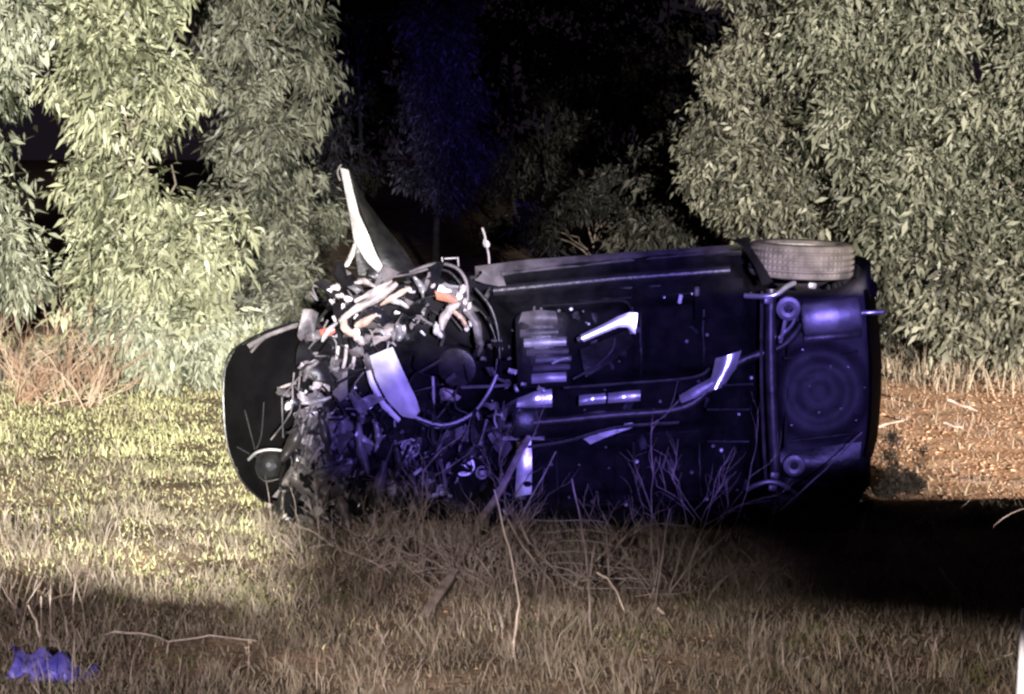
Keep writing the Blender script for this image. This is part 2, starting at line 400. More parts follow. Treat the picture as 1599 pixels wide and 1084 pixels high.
# leaf litter and clods on the bare strip right of the car
def bits(name, n, pts, size, material, label, cat, flat=.35):
    n = len(pts); s = size * rng.uniform(.4, 1.5, n)
    base = np.array([(1, 0, 0), (0, 1, 0), (-1, 0, 0), (0, -1, 0), (0, 0, 1), (0, 0, -.4)], float)
    V = base[None] * rng.uniform(.5, 1.2, (n, 6, 1)) * s[:, None, None]; V[:, :, 2] *= flat
    a = rng.uniform(0, 6.28, n); b = rng.uniform(-.6, .6, n)
    x, y, z = V[..., 0].copy(), V[..., 1].copy(), V[..., 2].copy()
    V[..., 0] = x * np.cos(a)[:, None] - y * np.sin(a)[:, None]; y2 = x * np.sin(a)[:, None] + y * np.cos(a)[:, None]
    V[..., 1] = y2 * np.cos(b)[:, None] - z * np.sin(b)[:, None]; V[..., 2] = y2 * np.sin(b)[:, None] + z * np.cos(b)[:, None]
    V += pts[:, None, :] + np.array([0, 0, .01])
    f = np.array([(0, 1, 4), (1, 2, 4), (2, 3, 4), (3, 0, 4), (1, 0, 5), (2, 1, 5), (3, 2, 5), (0, 3, 5)])
    T = (np.arange(n)[:, None, None] * 6 + f[None]).reshape(-1, 3)
    me = fast_mesh(name, V.reshape(-1, 3), tris=T, material=material, tint=np.repeat(rng.uniform(0, 1, n), 6))
    o = bpy.data.objects.new(name, me); COL.objects.link(o); return tag(o, label, cat, kind='stuff')


P = scatter(60000, 12.6, 22, pad=1.3, keep=lambda x, y: litter_mask(x, y) * np.clip(1.2 - (y - 13) / 8, .2, 1))
P[:, 2] += .012
bits('leaf_litter', 0, P, .009, M['litter'], 'reddish leaf litter and crumbs on bare soil right of the car', 'leaf litter', .25)
P = scatter(7000, 12.6, 21, pad=1.3, keep=lambda x, y: litter_mask(x, y) * np.clip(1.6 * fbm(x, y, 53, 3, 1.2) + .2, 0, 1))
P[:, 2] += .012
bits('fallen_leaves', 0, P, .022, M['litter'], 'larger curled fallen leaves in drifts on the bare soil', 'fallen leaves', .3)
P = scatter(2600, 8.4, 14, keep=lambda x, y: .4 + 0 * x)
bits('leaf_litter', 0, P, .014, M['litter'], 'fallen leaves and crumbs of soil in the foreground grass', 'leaf litter')


# ------------------------------------------------------------------ trees
def leaf_cloud(centres, radii, n_clump, per_clump, size, aspect, droop, shell=.45, seed=0, bough=13):
    r = np.random.default_rng(seed)
    vol = np.array([a * b * c for a, b, c in radii]) ** .66
    nb = max(3, n_clump // bough); bp = r.choice(len(centres), nb, p=vol / vol.sum())
    bd = r.normal(size=(nb, 3)); bd /= np.linalg.norm(bd, axis=1, keepdims=True)
    bd[:, 1] = np.where(r.uniform(size=nb) < .5, -np.abs(bd[:, 1]), bd[:, 1])
    brad = shell + (1.0 - shell) * r.uniform(0, 1, nb) ** .6
    BR = np.array(radii)[bp]; BC = np.array(centres)[bp] + bd * BR * brad[:, None]
    bs = r.uniform(.13, .27, nb); bt = r.normal(0, .17, nb)
    wts = bs ** 1.6; pick = r.choice(nb, n_clump, p=wts / wts.sum())
    g = r.normal(size=(n_clump, 3)) * np.array([1.05, 1.0, .85])
    C = BC[pick] + g * (bs[pick] * np.minimum(BR[pick].mean(1), BR[pick].max(1)))[:, None]
    d = bd[pick] * .6 + g * .35; d /= np.maximum(np.linalg.norm(d, axis=1, keepdims=True), 1e-6)
    ct = r.normal(0, .12, n_clump) + bt[pick]
    n = n_clump * per_clump
    cid = np.repeat(np.arange(n_clump), per_clump)
    # a hanging spray: a twig going outward and down with leaves set along it
    tw = d[cid] * .8 + r.normal(0, .55, (n, 3)) + np.array([0, 0, -droop * .6]); tw /= np.linalg.norm(tw, axis=1, keepdims=True)
    spr = .16 * (size / .15)
    base = C[cid] + tw * (r.uniform(0, 1, n) * spr * 1.5)[:, None] + r.normal(0, spr * .32, (n, 3))
    ax = tw * .7 + r.normal(0, .62, (n, 3)) + np.array([0, 0, -droop]); ax /= np.linalg.norm(ax, axis=1, keepdims=True)
    sd = np.cross(ax, r.normal(size=(n, 3))); sd /= np.maximum(np.linalg.norm(sd, axis=1, keepdims=True), 1e-6)
    L = size * np.minimum(np.exp(r.normal(-.15, .38, n)), 1.6); w = L * aspect * r.uniform(.7, 1.3, n)
    nn = np.cross(ax, sd)
    midc = base + ax * (L * .45)[:, None] + nn * (L * .05)[:, None]
    tip = base + ax * (L * .97)[:, None] + np.array([0, 0, -1]) * (L * .12)[:, None]
    V = np.stack([base, midc - sd * (w / 2)[:, None], tip, midc + sd * (w / 2)[:, None]], 1).reshape(-1, 3)
    b = np.arange(n) * 4
    T = np.concatenate([np.stack([b, b + 1, b + 3], 1), np.stack([b + 1, b + 2, b + 3], 1)])
    t = np.clip(.5 + ct[cid] + r.normal(0, .22, n), 0, 1)
    return V, T, np.repeat(t, 4)


DENS = 1.18


def tree(name, label, cat, Y, blobs, clumps, per, size, material, aspect=.22, droop=.9, seed=0, group=None, thick=.07, base_px=None, sprays=(), limbs=True, barkm='bark'):
    """blobs: (px, py, rx_px, ry_px, dY) read off the photograph at distance Y"""
    k = Y / F0; cs = []; rs = []
    for (px, py, rx, ry, dY) in blobs:
        cs.append(tuple(at(px, py, Y + dY))); rs.append((rx * k, max(rx, ry) * k * .75, ry * k))
    bx = base_px if base_px is not None else sum(b[0] for b in blobs) / len(blobs)
    B = at(bx, 540, Y + .5); B.z = gz(B.x, B.y) - .03
    root = thing(name, label, cat, B, group)
    top = max(c[2] for c in cs); r = random.Random(seed)
    mb = MB(); trunk = []
    cx = sum(c[0] for c in cs) / len(cs); hh = max(.5, (top - B.z) * .92)
    for i in range(9):
        t = i / 8
        trunk.append(B + Vector(((cx - B.x) * t * t + .10 * math.sin(3 * t + seed), .12 * math.sin(2.3 * t + seed * 2), hh * t)))
    mb.tube(trunk, [thick * (1 - .8 * i / 8) * (1.35 if i == 0 else 1) for i in range(9)], 10)
    mb.build('trunk', M[barkm], root)
    if limbs:
        for c, rr in zip(cs, rs):
            j = min(7, max(1, int((c[2] - .25 * hh - B.z) / hh * 8)))
            a = trunk[j]; e = Vector(c)
            for q in range(3):
                ee = e + Vector((r.uniform(-1, 1) * rr[0], r.uniform(-1.05, .3) * rr[1], r.uniform(-.7, .9) * rr[2]))
                pts = [a.lerp(ee, s / 5) + Vector((r.uniform(-.05, .05), r.uniform(-.05, .05), .12 * math.sin(math.pi * s / 5))) for s in range(6)]
                pts[0] = a
                m2 = MB(); m2.tube(pts, thick * .38, 7, .006); m2.build('branch', M['bark'], root)
    V, T, t = leaf_cloud(cs, rs, int(clumps * DENS), per, size * .74, aspect * 1.1, droop * .7, seed=seed)
    if sprays:
        Vs, Ts, ts = [V], [T], [t]; off = len(V)
        for (px, py, rx, ry, dY, cl) in sprays:
            v, tr, tt = leaf_cloud([tuple(at(px, py, Y + dY))], [(rx * k, rx * k, ry * k)], int(cl * 1.4), per, size * .8, aspect, droop * 1.1, .1, seed + len(Vs))
            Vs.append(v); Ts.append(tr + off); ts.append(tt); off += len(v)
        V, T, t = np.concatenate(Vs), np.concatenate(Ts), np.concatenate(ts)
    V = V[:] - np.array(B)
    zmin = .02; V[:, 2] = np.maximum(V[:, 2], zmin)
    me = fast_mesh('crown', V, tris=T, material=material, tint=t)
    o = bpy.data.objects.new('crown', me); COL.objects.link(o); o.parent = root; o['kind'] = 'stuff'
    return root


g = 'leafy trees along the edge of the clearing'
tree('leafy_tree', 'pale sage tree cut by the left edge of the picture', 'tree', 18.6,
     [(-70, 60, 120, 110, 0), (-5, 40, 55, 65, -.2), (-35, 200, 55, 100, 0), (5, 400, 70, 55, -.2), (-80, 300, 90, 190, .3), (-10, 330, 45, 45, -.3)], 760, 22, .17, M['leafA'], seed=1, group=g, base_px=-30,
     sprays=[(50, 50, 26, 36, 0, 14)])
tree('leafy_tree', 'brightly lit yellow green tree with long hanging leaves left of the car', 'tree', 19.0,
     [(180, 30, 85, 70, 0), (200, 160, 85, 90, -.1), (215, 300, 80, 90, -.2), (240, 430, 110, 90, -.3), (165, 90, 50, 50, -.3), (290, 500, 90, 70, -.4), (190, -60, 110, 60, 0)], 1300, 22, .16, M['leafB'], seed=2, group=g, base_px=235,
     sprays=[(125, 120, 30, 30, -.3, 12), (350, 400, 50, 40, -.5, 20)])
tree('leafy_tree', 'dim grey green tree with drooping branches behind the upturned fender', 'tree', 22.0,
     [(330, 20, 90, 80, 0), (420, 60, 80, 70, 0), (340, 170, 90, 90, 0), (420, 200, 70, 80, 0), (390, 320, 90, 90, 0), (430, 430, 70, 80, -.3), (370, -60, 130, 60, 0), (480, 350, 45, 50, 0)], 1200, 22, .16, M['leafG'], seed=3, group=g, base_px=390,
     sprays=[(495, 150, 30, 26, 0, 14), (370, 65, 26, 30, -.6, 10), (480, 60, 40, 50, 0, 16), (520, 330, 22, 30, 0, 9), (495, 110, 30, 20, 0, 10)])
tree('leafy_tree', 'tall grey green tree nearest the dark gap, above the rear wheel', 'tree', 21.6,
     [(1180, 20, 80, 80, 0), (1170, 140, 75, 80, 0), (1200, 250, 100, 90, -.1), (1250, 330, 100, 70, -.2), (1230, 90, 70, 90, .2), (1200, -70, 110, 70, 0), (1150, 290, 60, 60, 0)], 1500, 22, .13, M['leafC'], .27, .7, seed=4, group=g, base_px=1215,
     sprays=[(1105, 100, 24, 26, 0, 10), (1085, 240, 26, 36, 0, 12), (1110, 180, 26, 40, 0, 12)])
tree('leafy_tree', 'broad silvery green tree filling the upper right corner', 'tree', 20.6,
     [(1330, 60, 90, 90, 0), (1440, 40, 110, 110, 0), (1560, 80, 120, 130, -.1), (1370, 200, 100, 90, -.1), (1490, 230, 110, 110, -.2), (1600, 260, 100, 130, -.2), (1430, 340, 110, 80, -.3), (1560, 390, 110, 90, -.3), (1420, -70, 200, 70, 0), (1720, 200, 140, 250, 0)], 2300, 22, .15, M['leafA'], .25, .7, seed=5, group=g, base_px=1500)
tree('leafy_tree', 'low pale shrubby tree right of the car exhaust at the bare ground', 'shrub', 19.6,
     [(1420, 440, 70, 60, 0), (1490, 470, 70, 60, -.1), (1570, 480, 80, 60, -.1), (1660, 450, 90, 80, 0)], 520, 20, .15, M['leafC'], .3, .8, seed=6, group=g, base_px=1520, thick=.04)
tree('leafy_shrub', 'low bushy shrub lit below the yellow green tree', 'shrub', 18.4,
     [(200, 500, 80, 50, 0), (280, 545, 80, 40, 0), (120, 530, 50, 35, 0), (350, 520, 60, 50, .2)], 420, 20, .13, M['leafA'], .25, .7, seed=7, base_px=240, thick=.035)
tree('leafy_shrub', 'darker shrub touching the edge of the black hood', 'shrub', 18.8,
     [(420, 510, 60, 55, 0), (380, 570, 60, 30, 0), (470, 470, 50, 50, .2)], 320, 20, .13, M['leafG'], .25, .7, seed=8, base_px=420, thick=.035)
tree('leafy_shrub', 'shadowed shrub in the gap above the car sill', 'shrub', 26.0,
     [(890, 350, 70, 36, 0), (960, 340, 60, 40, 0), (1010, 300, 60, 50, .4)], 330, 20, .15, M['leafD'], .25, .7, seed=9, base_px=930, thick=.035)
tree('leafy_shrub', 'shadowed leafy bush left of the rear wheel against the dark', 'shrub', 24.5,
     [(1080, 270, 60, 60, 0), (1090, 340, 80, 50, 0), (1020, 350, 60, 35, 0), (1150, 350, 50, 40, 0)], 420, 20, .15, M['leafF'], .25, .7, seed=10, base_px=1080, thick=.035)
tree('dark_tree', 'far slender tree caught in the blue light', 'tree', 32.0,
     [(685, 90, 50, 70, 0), (685, 200, 55, 90, 0), (680, 300, 45, 60, 0), (690, -20, 60, 60, 0)], 700, 20, .16, M['leafD'], .25, .7, seed=11, group='dark trees at the back of the gap', base_px=690, limbs=False, barkm='unlitbark')
gd = 'dark trees at the back of the gap'
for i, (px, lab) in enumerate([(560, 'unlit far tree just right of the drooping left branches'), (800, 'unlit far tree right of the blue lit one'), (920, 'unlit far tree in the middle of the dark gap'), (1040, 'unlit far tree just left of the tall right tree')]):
    tree('dark_tree', lab, 'tree', 44.0 + i, [(px, 40, 75, 120, 0), (px + 10, 200, 75, 110, 0), (px - 5, 320, 65, 60, 0), (px, -90, 90, 80, 0)], 380, 18, .2, M['leafD'], .25, .7, seed=20 + i, group=gd, base_px=px, limbs=False, barkm='unlitbark')


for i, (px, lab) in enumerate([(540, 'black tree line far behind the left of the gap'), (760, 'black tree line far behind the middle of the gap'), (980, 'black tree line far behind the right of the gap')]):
    tree('distant_wood', lab, 'wood', 70.0 + 2 * i, [(px, 200, 120, 70, 0), (px + 20, 120, 120, 80, 0), (px - 10, 20, 130, 90, 0), (px, -80, 130, 80, 0)], 620, 18, .42, M['leafD'], .4, .7, seed=40 + i, group='black tree lines far behind', base_px=px, limbs=False, barkm='unlitbark')['kind'] = 'stuff'

# ------------------------------------------------------------------ bare twigs and sticks
def stick(name, label, pts, Ys, r0, r1, m, group=None, cat='stick'):
    """pts: photo points, Ys: distances at first and last point"""
    k = len(pts); P = [at(p[0], p[1], Ys[0] + (Ys[1] - Ys[0]) * i / (k - 1)) for i, p in enumerate(pts)]
    Q = []
    for i in range(k - 1):
        for s in range(3):
            Q.append(P[i].lerp(P[i + 1], s / 3) + Vector((random.uniform(-1, 1), random.uniform(-1, 1), random.uniform(-1, 1))) * r0 * .5)
    Q.append(P[-1]); mb = MB(); mb.tube(Q, r0, 7, r1)
    o = mb.build(name, M[m]); return tag(o, label, cat, group)


def grow(mb, p, d, L, r, depth, rnd, spread=.7, up=.15, kids=(2, 3)):
    pts = [p]; q = Vector(p); dd = Vector(d).normalized(); n = 5
    for i in range(n):
        dd = (dd + Vector((rnd.uniform(-1, 1), rnd.uniform(-1, 1), rnd.uniform(-1, 1) + up * .3)) * .22).normalized()
        q = q + dd * (L / n)
        if q.z < gz(q.x, q.y) + .01: q.z = gz(q.x, q.y) + .01
        pts.append(Vector(q))
    mb.tube(pts, r, 5, r * .5)
    if depth > 0:
        for k in range(rnd.randint(*kids)):
            i = rnd.randint(1, n); a = (dd + Vector((rnd.uniform(-1, 1), rnd.uniform(-1, 1), rnd.uniform(-.6, 1))) * spread).normalized()
            grow(mb, pts[i], a, L * rnd.uniform(.4, .75), r * .6, depth - 1, rnd, spread, up, kids)


def dead_bush(label, px, py, n, L, r, mkey, seed, spread=.8, lean=(0, 0, 1), wide=.2, depth=2, group='bare dead bushes', name='dead_bush', Y=None):
    rnd = random.Random(seed)
    if Y is None: Y = CAMZ * CP / ((py - 216) / F0)
    B = at(px, py, Y); B.z = gz(B.x, B.y) - .01
    root = thing(name, label, 'dead bush', B, group)
    for i in range(n):
        a = Vector((rnd.uniform(-1, 1) * .8 + lean[0], rnd.uniform(-1, 1) * .5 + lean[1], rnd.uniform(.25, 1) * lean[2]))
        mb = MB(); p0 = B + Vector((rnd.uniform(-wide, wide), rnd.uniform(-wide, wide) * .5, 0)); p0.z = gz(p0.x, p0.y) - .01
        grow(mb, p0, a, L * rnd.uniform(.6, 1.2), r * rnd.uniform(.7, 1.2), depth, rnd, spread)
        mb.build('stem', M[mkey], root)
    return root


for i, (px, py, lab, n_, L_) in enumerate([
        (520, 880, 'bare twig bush right under the crumpled front bumper', 6, .34), (590, 900, 'bare twig bush in front of the crushed nose', 8, .42),
        (665, 915, 'bare twig bush left of the thick leaning stick', 8, .48), (735, 930, 'densest bare twig tangle around the thick leaning stick', 10, .50),
        (805, 925, 'bare twig bush just right of the thick leaning stick', 8, .48), (880, 925, 'bare twig bush left of the wire mesh', 7, .50),
        (960, 940, 'bare twig bush behind the wire mesh', 6, .50), (1050, 945, 'bare twig bush right of the wire mesh', 5, .45)]):
    dead_bush(lab, px, py, n_, L_, .0036, 'twig', 61 + i, wide=.20, depth=3, lean=(.05 * (-1) ** i, 0, .55), spread=.9)
dead_bush('sparse dark bare bush below the rear axle', 1120, 930, 7, .5, .0035, 'twig', 4, wide=.35, depth=3, lean=(0, 0, .7))
dead_bush('sparse bare bush in the shadow right of the car', 1350, 925, 7, .48, .0035, 'twig', 5, wide=.4, depth=3, lean=(0, 0, .7))
dead_bush('clump of pale upright dry stalks at the right edge', 1530, 950, 15, .45, .0042, 'twig', 6, wide=.25, spread=.5, depth=1)
dead_bush('low matted brown brush at the bottom left near the blue sheet', 40, 985, 14, .32, .0036, 'darktwig', 7, wide=.45)
dead_bush('low brown brush in the middle foreground below the nose', 470, 960, 12, .30, .0036, 'darktwig', 8, wide=.5)
dead_bush('reddish dry brush pile under the tree at the left edge', 85, 500, 46, .62, .0055, 'redtwig', 9, wide=.40, depth=3, Y=17.6, group=None, name='dry_brush')
DENS = 1.0
tree('leafy_weed', 'small dark weed standing at the edge of the shadow right of the car', 'weed', 12.95, [(1391, 765, 9, 10, 0), (1392, 750, 8, 10, 0), (1393, 736, 7, 10, 0), (1394, 722, 6, 10, 0), (1395, 708, 5, 10, 0), (1396, 696, 4, 9, 0), (1382, 768, 14, 9, 0), (1404, 762, 12, 10, 0), (1408, 745, 6, 12, 0)], 190, 14, .05, M['leafK'], .16, -1.6, seed=71, base_px=1394, thick=.005, limbs=False, barkm='unlitbark')
tree('leafy_weed', 'smaller leaning dark weed on the bare ground right of the car', 'weed', 13.0, [(1426, 764, 8, 9, 0), (1428, 752, 7, 9, 0), (1431, 740, 6, 9, 0), (1434, 728, 5, 9, 0), (1437, 716, 4, 8, 0), (1420, 768, 12, 8, 0)], 130, 14, .045, M['leafK'], .16, -1.6, seed=72, base_px=1426, thick=.004, limbs=False, barkm='unlitbark')

stick('thick_stick', 'thick grey stick leaning on the middle of the underbody', [(826, 684), (783, 762), (737, 838), (700, 905), (656, 975)], (11.6, 9.6), .018, .028, 'twig')
stick('long_stick', 'long dark curved stick lying from the wire mesh to the foreground', [(958, 828), (1030, 888), (1078, 945), (1130, 1000), (1205, 1052)], (11.0, 8.95), .012, .015, 'darktwig')
stick('thin_stick', 'thin pale stick leaning on the rear bumper', [(1219, 797), (1262, 758), (1300, 722), (1346, 675)], (11.2, 11.75), .006, .004, 'twig')
ST = [
    ('tall forked twig rising in front of the gearbox', [(922, 1018), (921, 940), (914, 860), (905, 800), (893, 748)], (9.35, 9.9), .006, 'twig'),
    ('short side twig beside the tall forked twig', [(921, 900), (929, 850), (934, 835)], (9.45, 9.6), .005, 'twig'),
    ('pale bent twig standing left of the tall forked twig', [(797, 1080), (803, 1000), (810, 945), (803, 890), (790, 840), (772, 765)], (8.75, 9.6), .006, 'palestick'),
    ('thin twig crossing the thick leaning stick', [(787, 800), (815, 852), (850, 895), (866, 918), (868, 940)], (9.9, 10.0), .005, 'twig'),
    ('upright twig with pale joints right of the wire mesh', [(1022, 960), (1029, 900), (1038, 840), (1046, 795)], (9.85, 10.1), .0055, 'twig'),
    ('bleached bent twig arching beside the wire mesh', [(932, 894), (948, 903), (963, 925), (976, 958)], (9.9, 9.8), .006, 'palestick'),
    ('pale twig lying flat under the wire mesh', [(968, 962), (1000, 965), (1036, 967)], (9.8, 9.75), .006, 'palestick'),
    ('pale crooked twig lying below the wire mesh', [(1028, 950), (1050, 975), (1085, 992), (1112, 1004)], (9.8, 9.45), .007, 'palestick'),
    ('tall thin twig in front of the engine', [(660, 905), (660, 820), (660, 737), (690, 702), (722, 680)], (10.3, 11.2), .0045, 'twig'),
    ('thin twig slanting across the gearbox', [(808, 818), (830, 775), (850, 740), (868, 705)], (10.8, 11.2), .0045, 'twig'),
    ('curved dark twig standing in the shadow near the weeds', [(1320, 930), (1329, 876), (1346, 824), (1357, 786)], (10.3, 10.6), .0045, 'twig'),
    ('arched twig in the shadow right of the car', [(1446, 838), (1412, 880), (1374, 906), (1346, 922)], (10.4, 10.3), .006, 'twig'),
    ('straight pale twig slanting at the edge of the shadow', [(1466, 887), (1490, 918), (1516, 948)], (10.2, 9.95), .006, 'palestick'),
    ('short pale twig in the shadow below the rear axle', [(1183, 923), (1198, 902), (1214, 880)], (10.2, 10.3), .0045, 'twig'),
    ('bleached twig lying on the ground near the right bottom corner', [(1535, 1040), (1560, 1028), (1582, 1020)], (8.85, 8.95), .006, 'palestick'),
    ('pale branch lying in the brown grass at the bottom left', [(120, 1005), (180, 986), (240, 992), (262, 1002), (330, 992), (400, 1000)], (9.2, 9.1), .006, 'twig'),
    ('short pale twig poking up above the blue sheet', [(64, 1010), (56, 970), (44, 945)], (9.1, 9.25), .006, 'palestick'),
    ('thin straight twig beside the blue sheet', [(63, 1005), (64, 970), (64, 932)], (9.1, 9.3), .0045, 'twig'),
    ('bleached stick on the bare ground right of the bumper', [(1366, 668), (1390, 661), (1412, 656)], (14.6, 14.8), .010, 'twig'),
    ('bleached stick lying under the shrubs at the right', [(1480, 624), (1505, 634), (1526, 642)], (15.6, 15.4), .010, 'twig'),
    ('short bleached stick in the middle of the bare ground', [(1474, 660), (1490, 666), (1503, 668)], (14.7, 14.6), .009, 'twig'),
    ('long dark stick lying on the bare ground at the right edge', [(1500, 750), (1550, 754), (1605, 752)], (13.6, 13.6), .012, 'darktwig'),
    ('tan dead branch lying on the lit grass at the left edge', [(30, 815), (70, 828), (105, 842)], (12.0, 11.7), .014, 'palestick'),
]
for lab, pts, Ys, r, m in ST:
    stick('twig', lab, pts, Ys, r, r * .6, m, 'loose twigs and sticks', 'twig')

# fallen wire mesh
A = at(930, 900, 10.3); A.z = gz(A.x, A.y)
wf = thing('wire_fence', 'fallen rusty wire mesh fence sagging below the underbody', 'wire fence', A)
for i in range(10):
    t = i / 9; y0 = 812 + 158 * t; mb = MB()
    pts = [at(835 + 45 * t + s * (100 + 75 * t) / 6 * 1.15, y0 + 7 * math.sin(s * .9 + i) * .4 - 4 * math.sin(math.pi * s / 6) + s * 1.2, 10.9 - 1.0 * t) for s in range(7)]
    mb.tube(pts, .0022, 5); mb.build('wire', M['wire'], wf)
for j in range(6):
    mb = MB(); pts = [at(835 + 45 * t + j * (100 + 75 * t) / 5, 812 + 158 * t, 10.9 - 1.0 * t) for t in [q / 6 for q in range(7)]]
    mb.tube(pts, .0016, 5); mb.build('wire', M['wire'], wf)

# ------------------------------------------------------------------ the car on its side
CARY = 12.0
car = thing('overturned_car', 'wrecked black hatchback lying on its side with underbody facing the camera', 'car', (0.3, CARY, 0))


def cy(px): return CARY - .07 * (px - 850) / 256.0


def C(px, py, d=0.0): return at(px, py, cy(px) + d)


def lerp_poly(pts, n):
    """n points evenly spaced on a polyline of (px,py[,d])"""
    P = np.array([tuple(p) + (0,) * (3 - len(p)) for p in pts], float)
    s = np.concatenate([[0], np.cumsum(np.linalg.norm(np.diff(P[:, :2], axis=0), axis=1))]); t = np.linspace(0, s[-1], n)
    return [tuple(np.interp(t, s, P[:, k]) for k in range(3)) for _ in [0]][0:1] and np.stack([np.interp(t, s, P[:, k]) for k in range(3)], 1)


def ribbon(left, right, n=14, m=8, bulge=0.0, noise=0.0, seed=0, th=.004, ns=6.0):
    A = lerp_poly(left, n); B = lerp_poly(right, n); u = np.linspace(0, 1, m)
    G = A[:, None] * (1 - u)[None, :, None] + B[:, None] * u[None, :, None]
    G[..., 2] += -bulge * np.sin(np.pi * u)[None, :] + noise * fbm(G[..., 0] / 60, G[..., 1] / 60, seed, 3, ns / 6)
    G[..., 0] += noise * 60 * fbm(G[..., 0] / 50, G[..., 1] / 50, seed + 1, 3, 1); G[..., 1] += noise * 60 * fbm(G[..., 0] / 50, G[..., 1] / 50, seed + 2, 3, 1)
    mb = MB(); mb.sheet([[C(*p) for p in row] for row in G], th); return mb


def pipe(pts, r, n=10, sub=4, r2=None):
    P = [C(*p) for p in pts]; Q = []
    k = len(P)
    for i in range(k - 1):
        p0, p1, p2, p3 = P[max(i - 1, 0)], P[i], P[i + 1], P[min(i + 2, k - 1)]
        for s in range(sub):
            t = s / sub
            Q.append(.5 * ((2 * p1) + (p2 - p0) * t + (2 * p0 - 5 * p1 + 4 * p2 - p3) * t * t + (3 * p1 - p0 - 3 * p2 + p3) * t ** 3))
    Q.append(P[-1]); mb = MB(); mb.tube(Q, r, n, r2); return mb


TOPX = [690, 745, 860, 950, 1050, 1150, 1250, 1345, 1374]; TOPY = [446, 430, 416, 407, 398, 391, 391, 400, 425]


def toppy(px): return np.interp(px, TOPX, TOPY)


# --- pressed steel underbody: a relief with tunnel, rails, tank, spare wheel well and open wheel houses
def under_depth(px, py):
    d = np.full(px.shape, .05)
    def smooth(e, w): return 1 / (1 + np.exp(-np.clip(e / w, -40, 40)))
    tl = py - (640 - .08 * (px - 850))                                   # tunnel line
    d += .11 * smooth(42 - np.abs(tl), 4) * smooth(1130 - px, 12)
    for off in (-165, 150):                                              # longitudinal rails
        d -= .055 * smooth(13 - np.abs(tl - off), 2.5) * smooth(1160 - px, 6)
    top = py - toppy(px); d -= .04 * smooth(15 - np.abs(top - 34), 2.5) * smooth(1160 - px, 6)     # sill seam
    d -= .02 * smooth(10 - np.abs(px - 1000), 2.5) * smooth(1160 - px, 6)                          # cross member
    for (x0, y0, x1, y1) in ((900, 470, 985, 590), (1010, 470, 1090, 590), (900, 700, 985, 780), (1010, 700, 1095, 790)):   # floor dishes
        d += .022 * smooth(np.minimum(np.minimum(px - x0, x1 - px), np.minimum(py - y0, y1 - py)), 4)
    tank = np.minimum(np.minimum(px - 1100, 1182 - px), np.minimum(py - 600, 770 - py)); d -= .10 * smooth(tank - 6, 7)
    r = np.hypot(px - 1280, py - 612); d -= .13 * smooth(74 - r, 4); d += .03 * smooth(50 - r, 3) - .03 * smooth(34 - r, 3) + .02 * smooth(14 - r, 2)
    for (wx, wy, rx, ry) in ((1250, 395, 96, 62), (1255, 830, 96, 62)):
        e = np.hypot((px - wx) / rx, (py - wy) / ry); d += .62 * smooth((1 - e) * 60, 4)
    d += .16 * smooth(22 - np.abs(px - 1192), 5)                          # hollow ahead of the axle
    d += .30 * smooth(px - 1364, 3)
    e = np.hypot((px - 690), (py - 560)); d += .25 * smooth(118 - e, 8)
    d += .006 * fbm(px / 60, py / 60, 41, 4, 1)
    return d


nx, ny = 190, 124
gx = np.linspace(700, 1360, nx); gt = np.linspace(0, 1, ny)
PX = np.repeat(gx[:, None], ny, 1); T0 = toppy(gx)[:, None]
bot = np.interp(gx, [700, 1180, 1330, 1372], [835, 835, 800, 735])[:, None]
PY = T0 + (bot - T0) * gt[None]
D = under_depth(PX, PY)
cut = int(np.searchsorted(gx, 1205))
mb = MB(); mb.sheet([[C(PX[i, j], PY[i, j], D[i, j]) for j in range(ny)] for i in range(cut + 1)], .02); mb.build('floor_pan', M['under'], car)
mb = MB(); mb.sheet([[C(PX[i, j], PY[i, j], D[i, j]) for j in range(ny)] for i in range(cut, nx)], .02); mb.build('rear_floor', M['rearpan'], car)
ribbon([(1140, 374, .02), (1158, 384, -.02), (1178, 415, -.06), (1190, 446, -.05)], [(1170, 370, .02), (1172, 386, -.06), (1190, 412, -.10), (1207, 440, -.08)], 14, 5, .0, .003, 15).build('arch_shade', M['under'], car)  # black sheet standing in for the shade that crops the tyre

# --- body side facing the sky, roof and the side on the ground
secs = []
for px in np.linspace(700, 1374, 26):
    s = (px - 700) / 674; taper = 1 - .10 * max(0, (s - .8) / .2) ** 2
    b = C(px, float(toppy(px)), 0); z1 = b.z; x = b.x; y0 = cy(px)
    H = 1.40 * (1 - .25 * max(0, (s - .86) / .14) ** 2)
    archrise = math.exp(-((px - 1250) / 85) ** 4)
    zb = .03
    ring = [(y0 + .06 + .50 * archrise, z1 - .10), (y0 + .10 + .42 * archrise, z1 - .015), (y0 + .22 + .34 * archrise, z1 - .015 + .02 * archrise), (y0 + .45 + .16 * archrise, z1 - .005), (y0 + .70, z1 - .02), (y0 + .85, z1 - .05), (y0 + .98, z1 - .12), (y0 + 1.2, z1 - .20), (y0 + H - .06, z1 - .28), (y0 + H, z1 - .42),
            (y0 + H + .03, (z1 + zb) / 2), (y0 + H, zb + .42), (y0 + H - .06, zb + .28), (y0 + .98, zb + .12), (y0 + .7, zb + .03), (y0 + .4, zb), (y0 + .1, zb + .02), (y0 + .07, zb + .09)]
    zc = (z1 + zb) / 2
    secs.append([(x, y, zc + (z - zc) * taper) for y, z in ring])
mb = MB(); mb.sheet(secs, .012, away=(0, 0, 0)); shell = mb.build('body_shell', M['paint'], car)
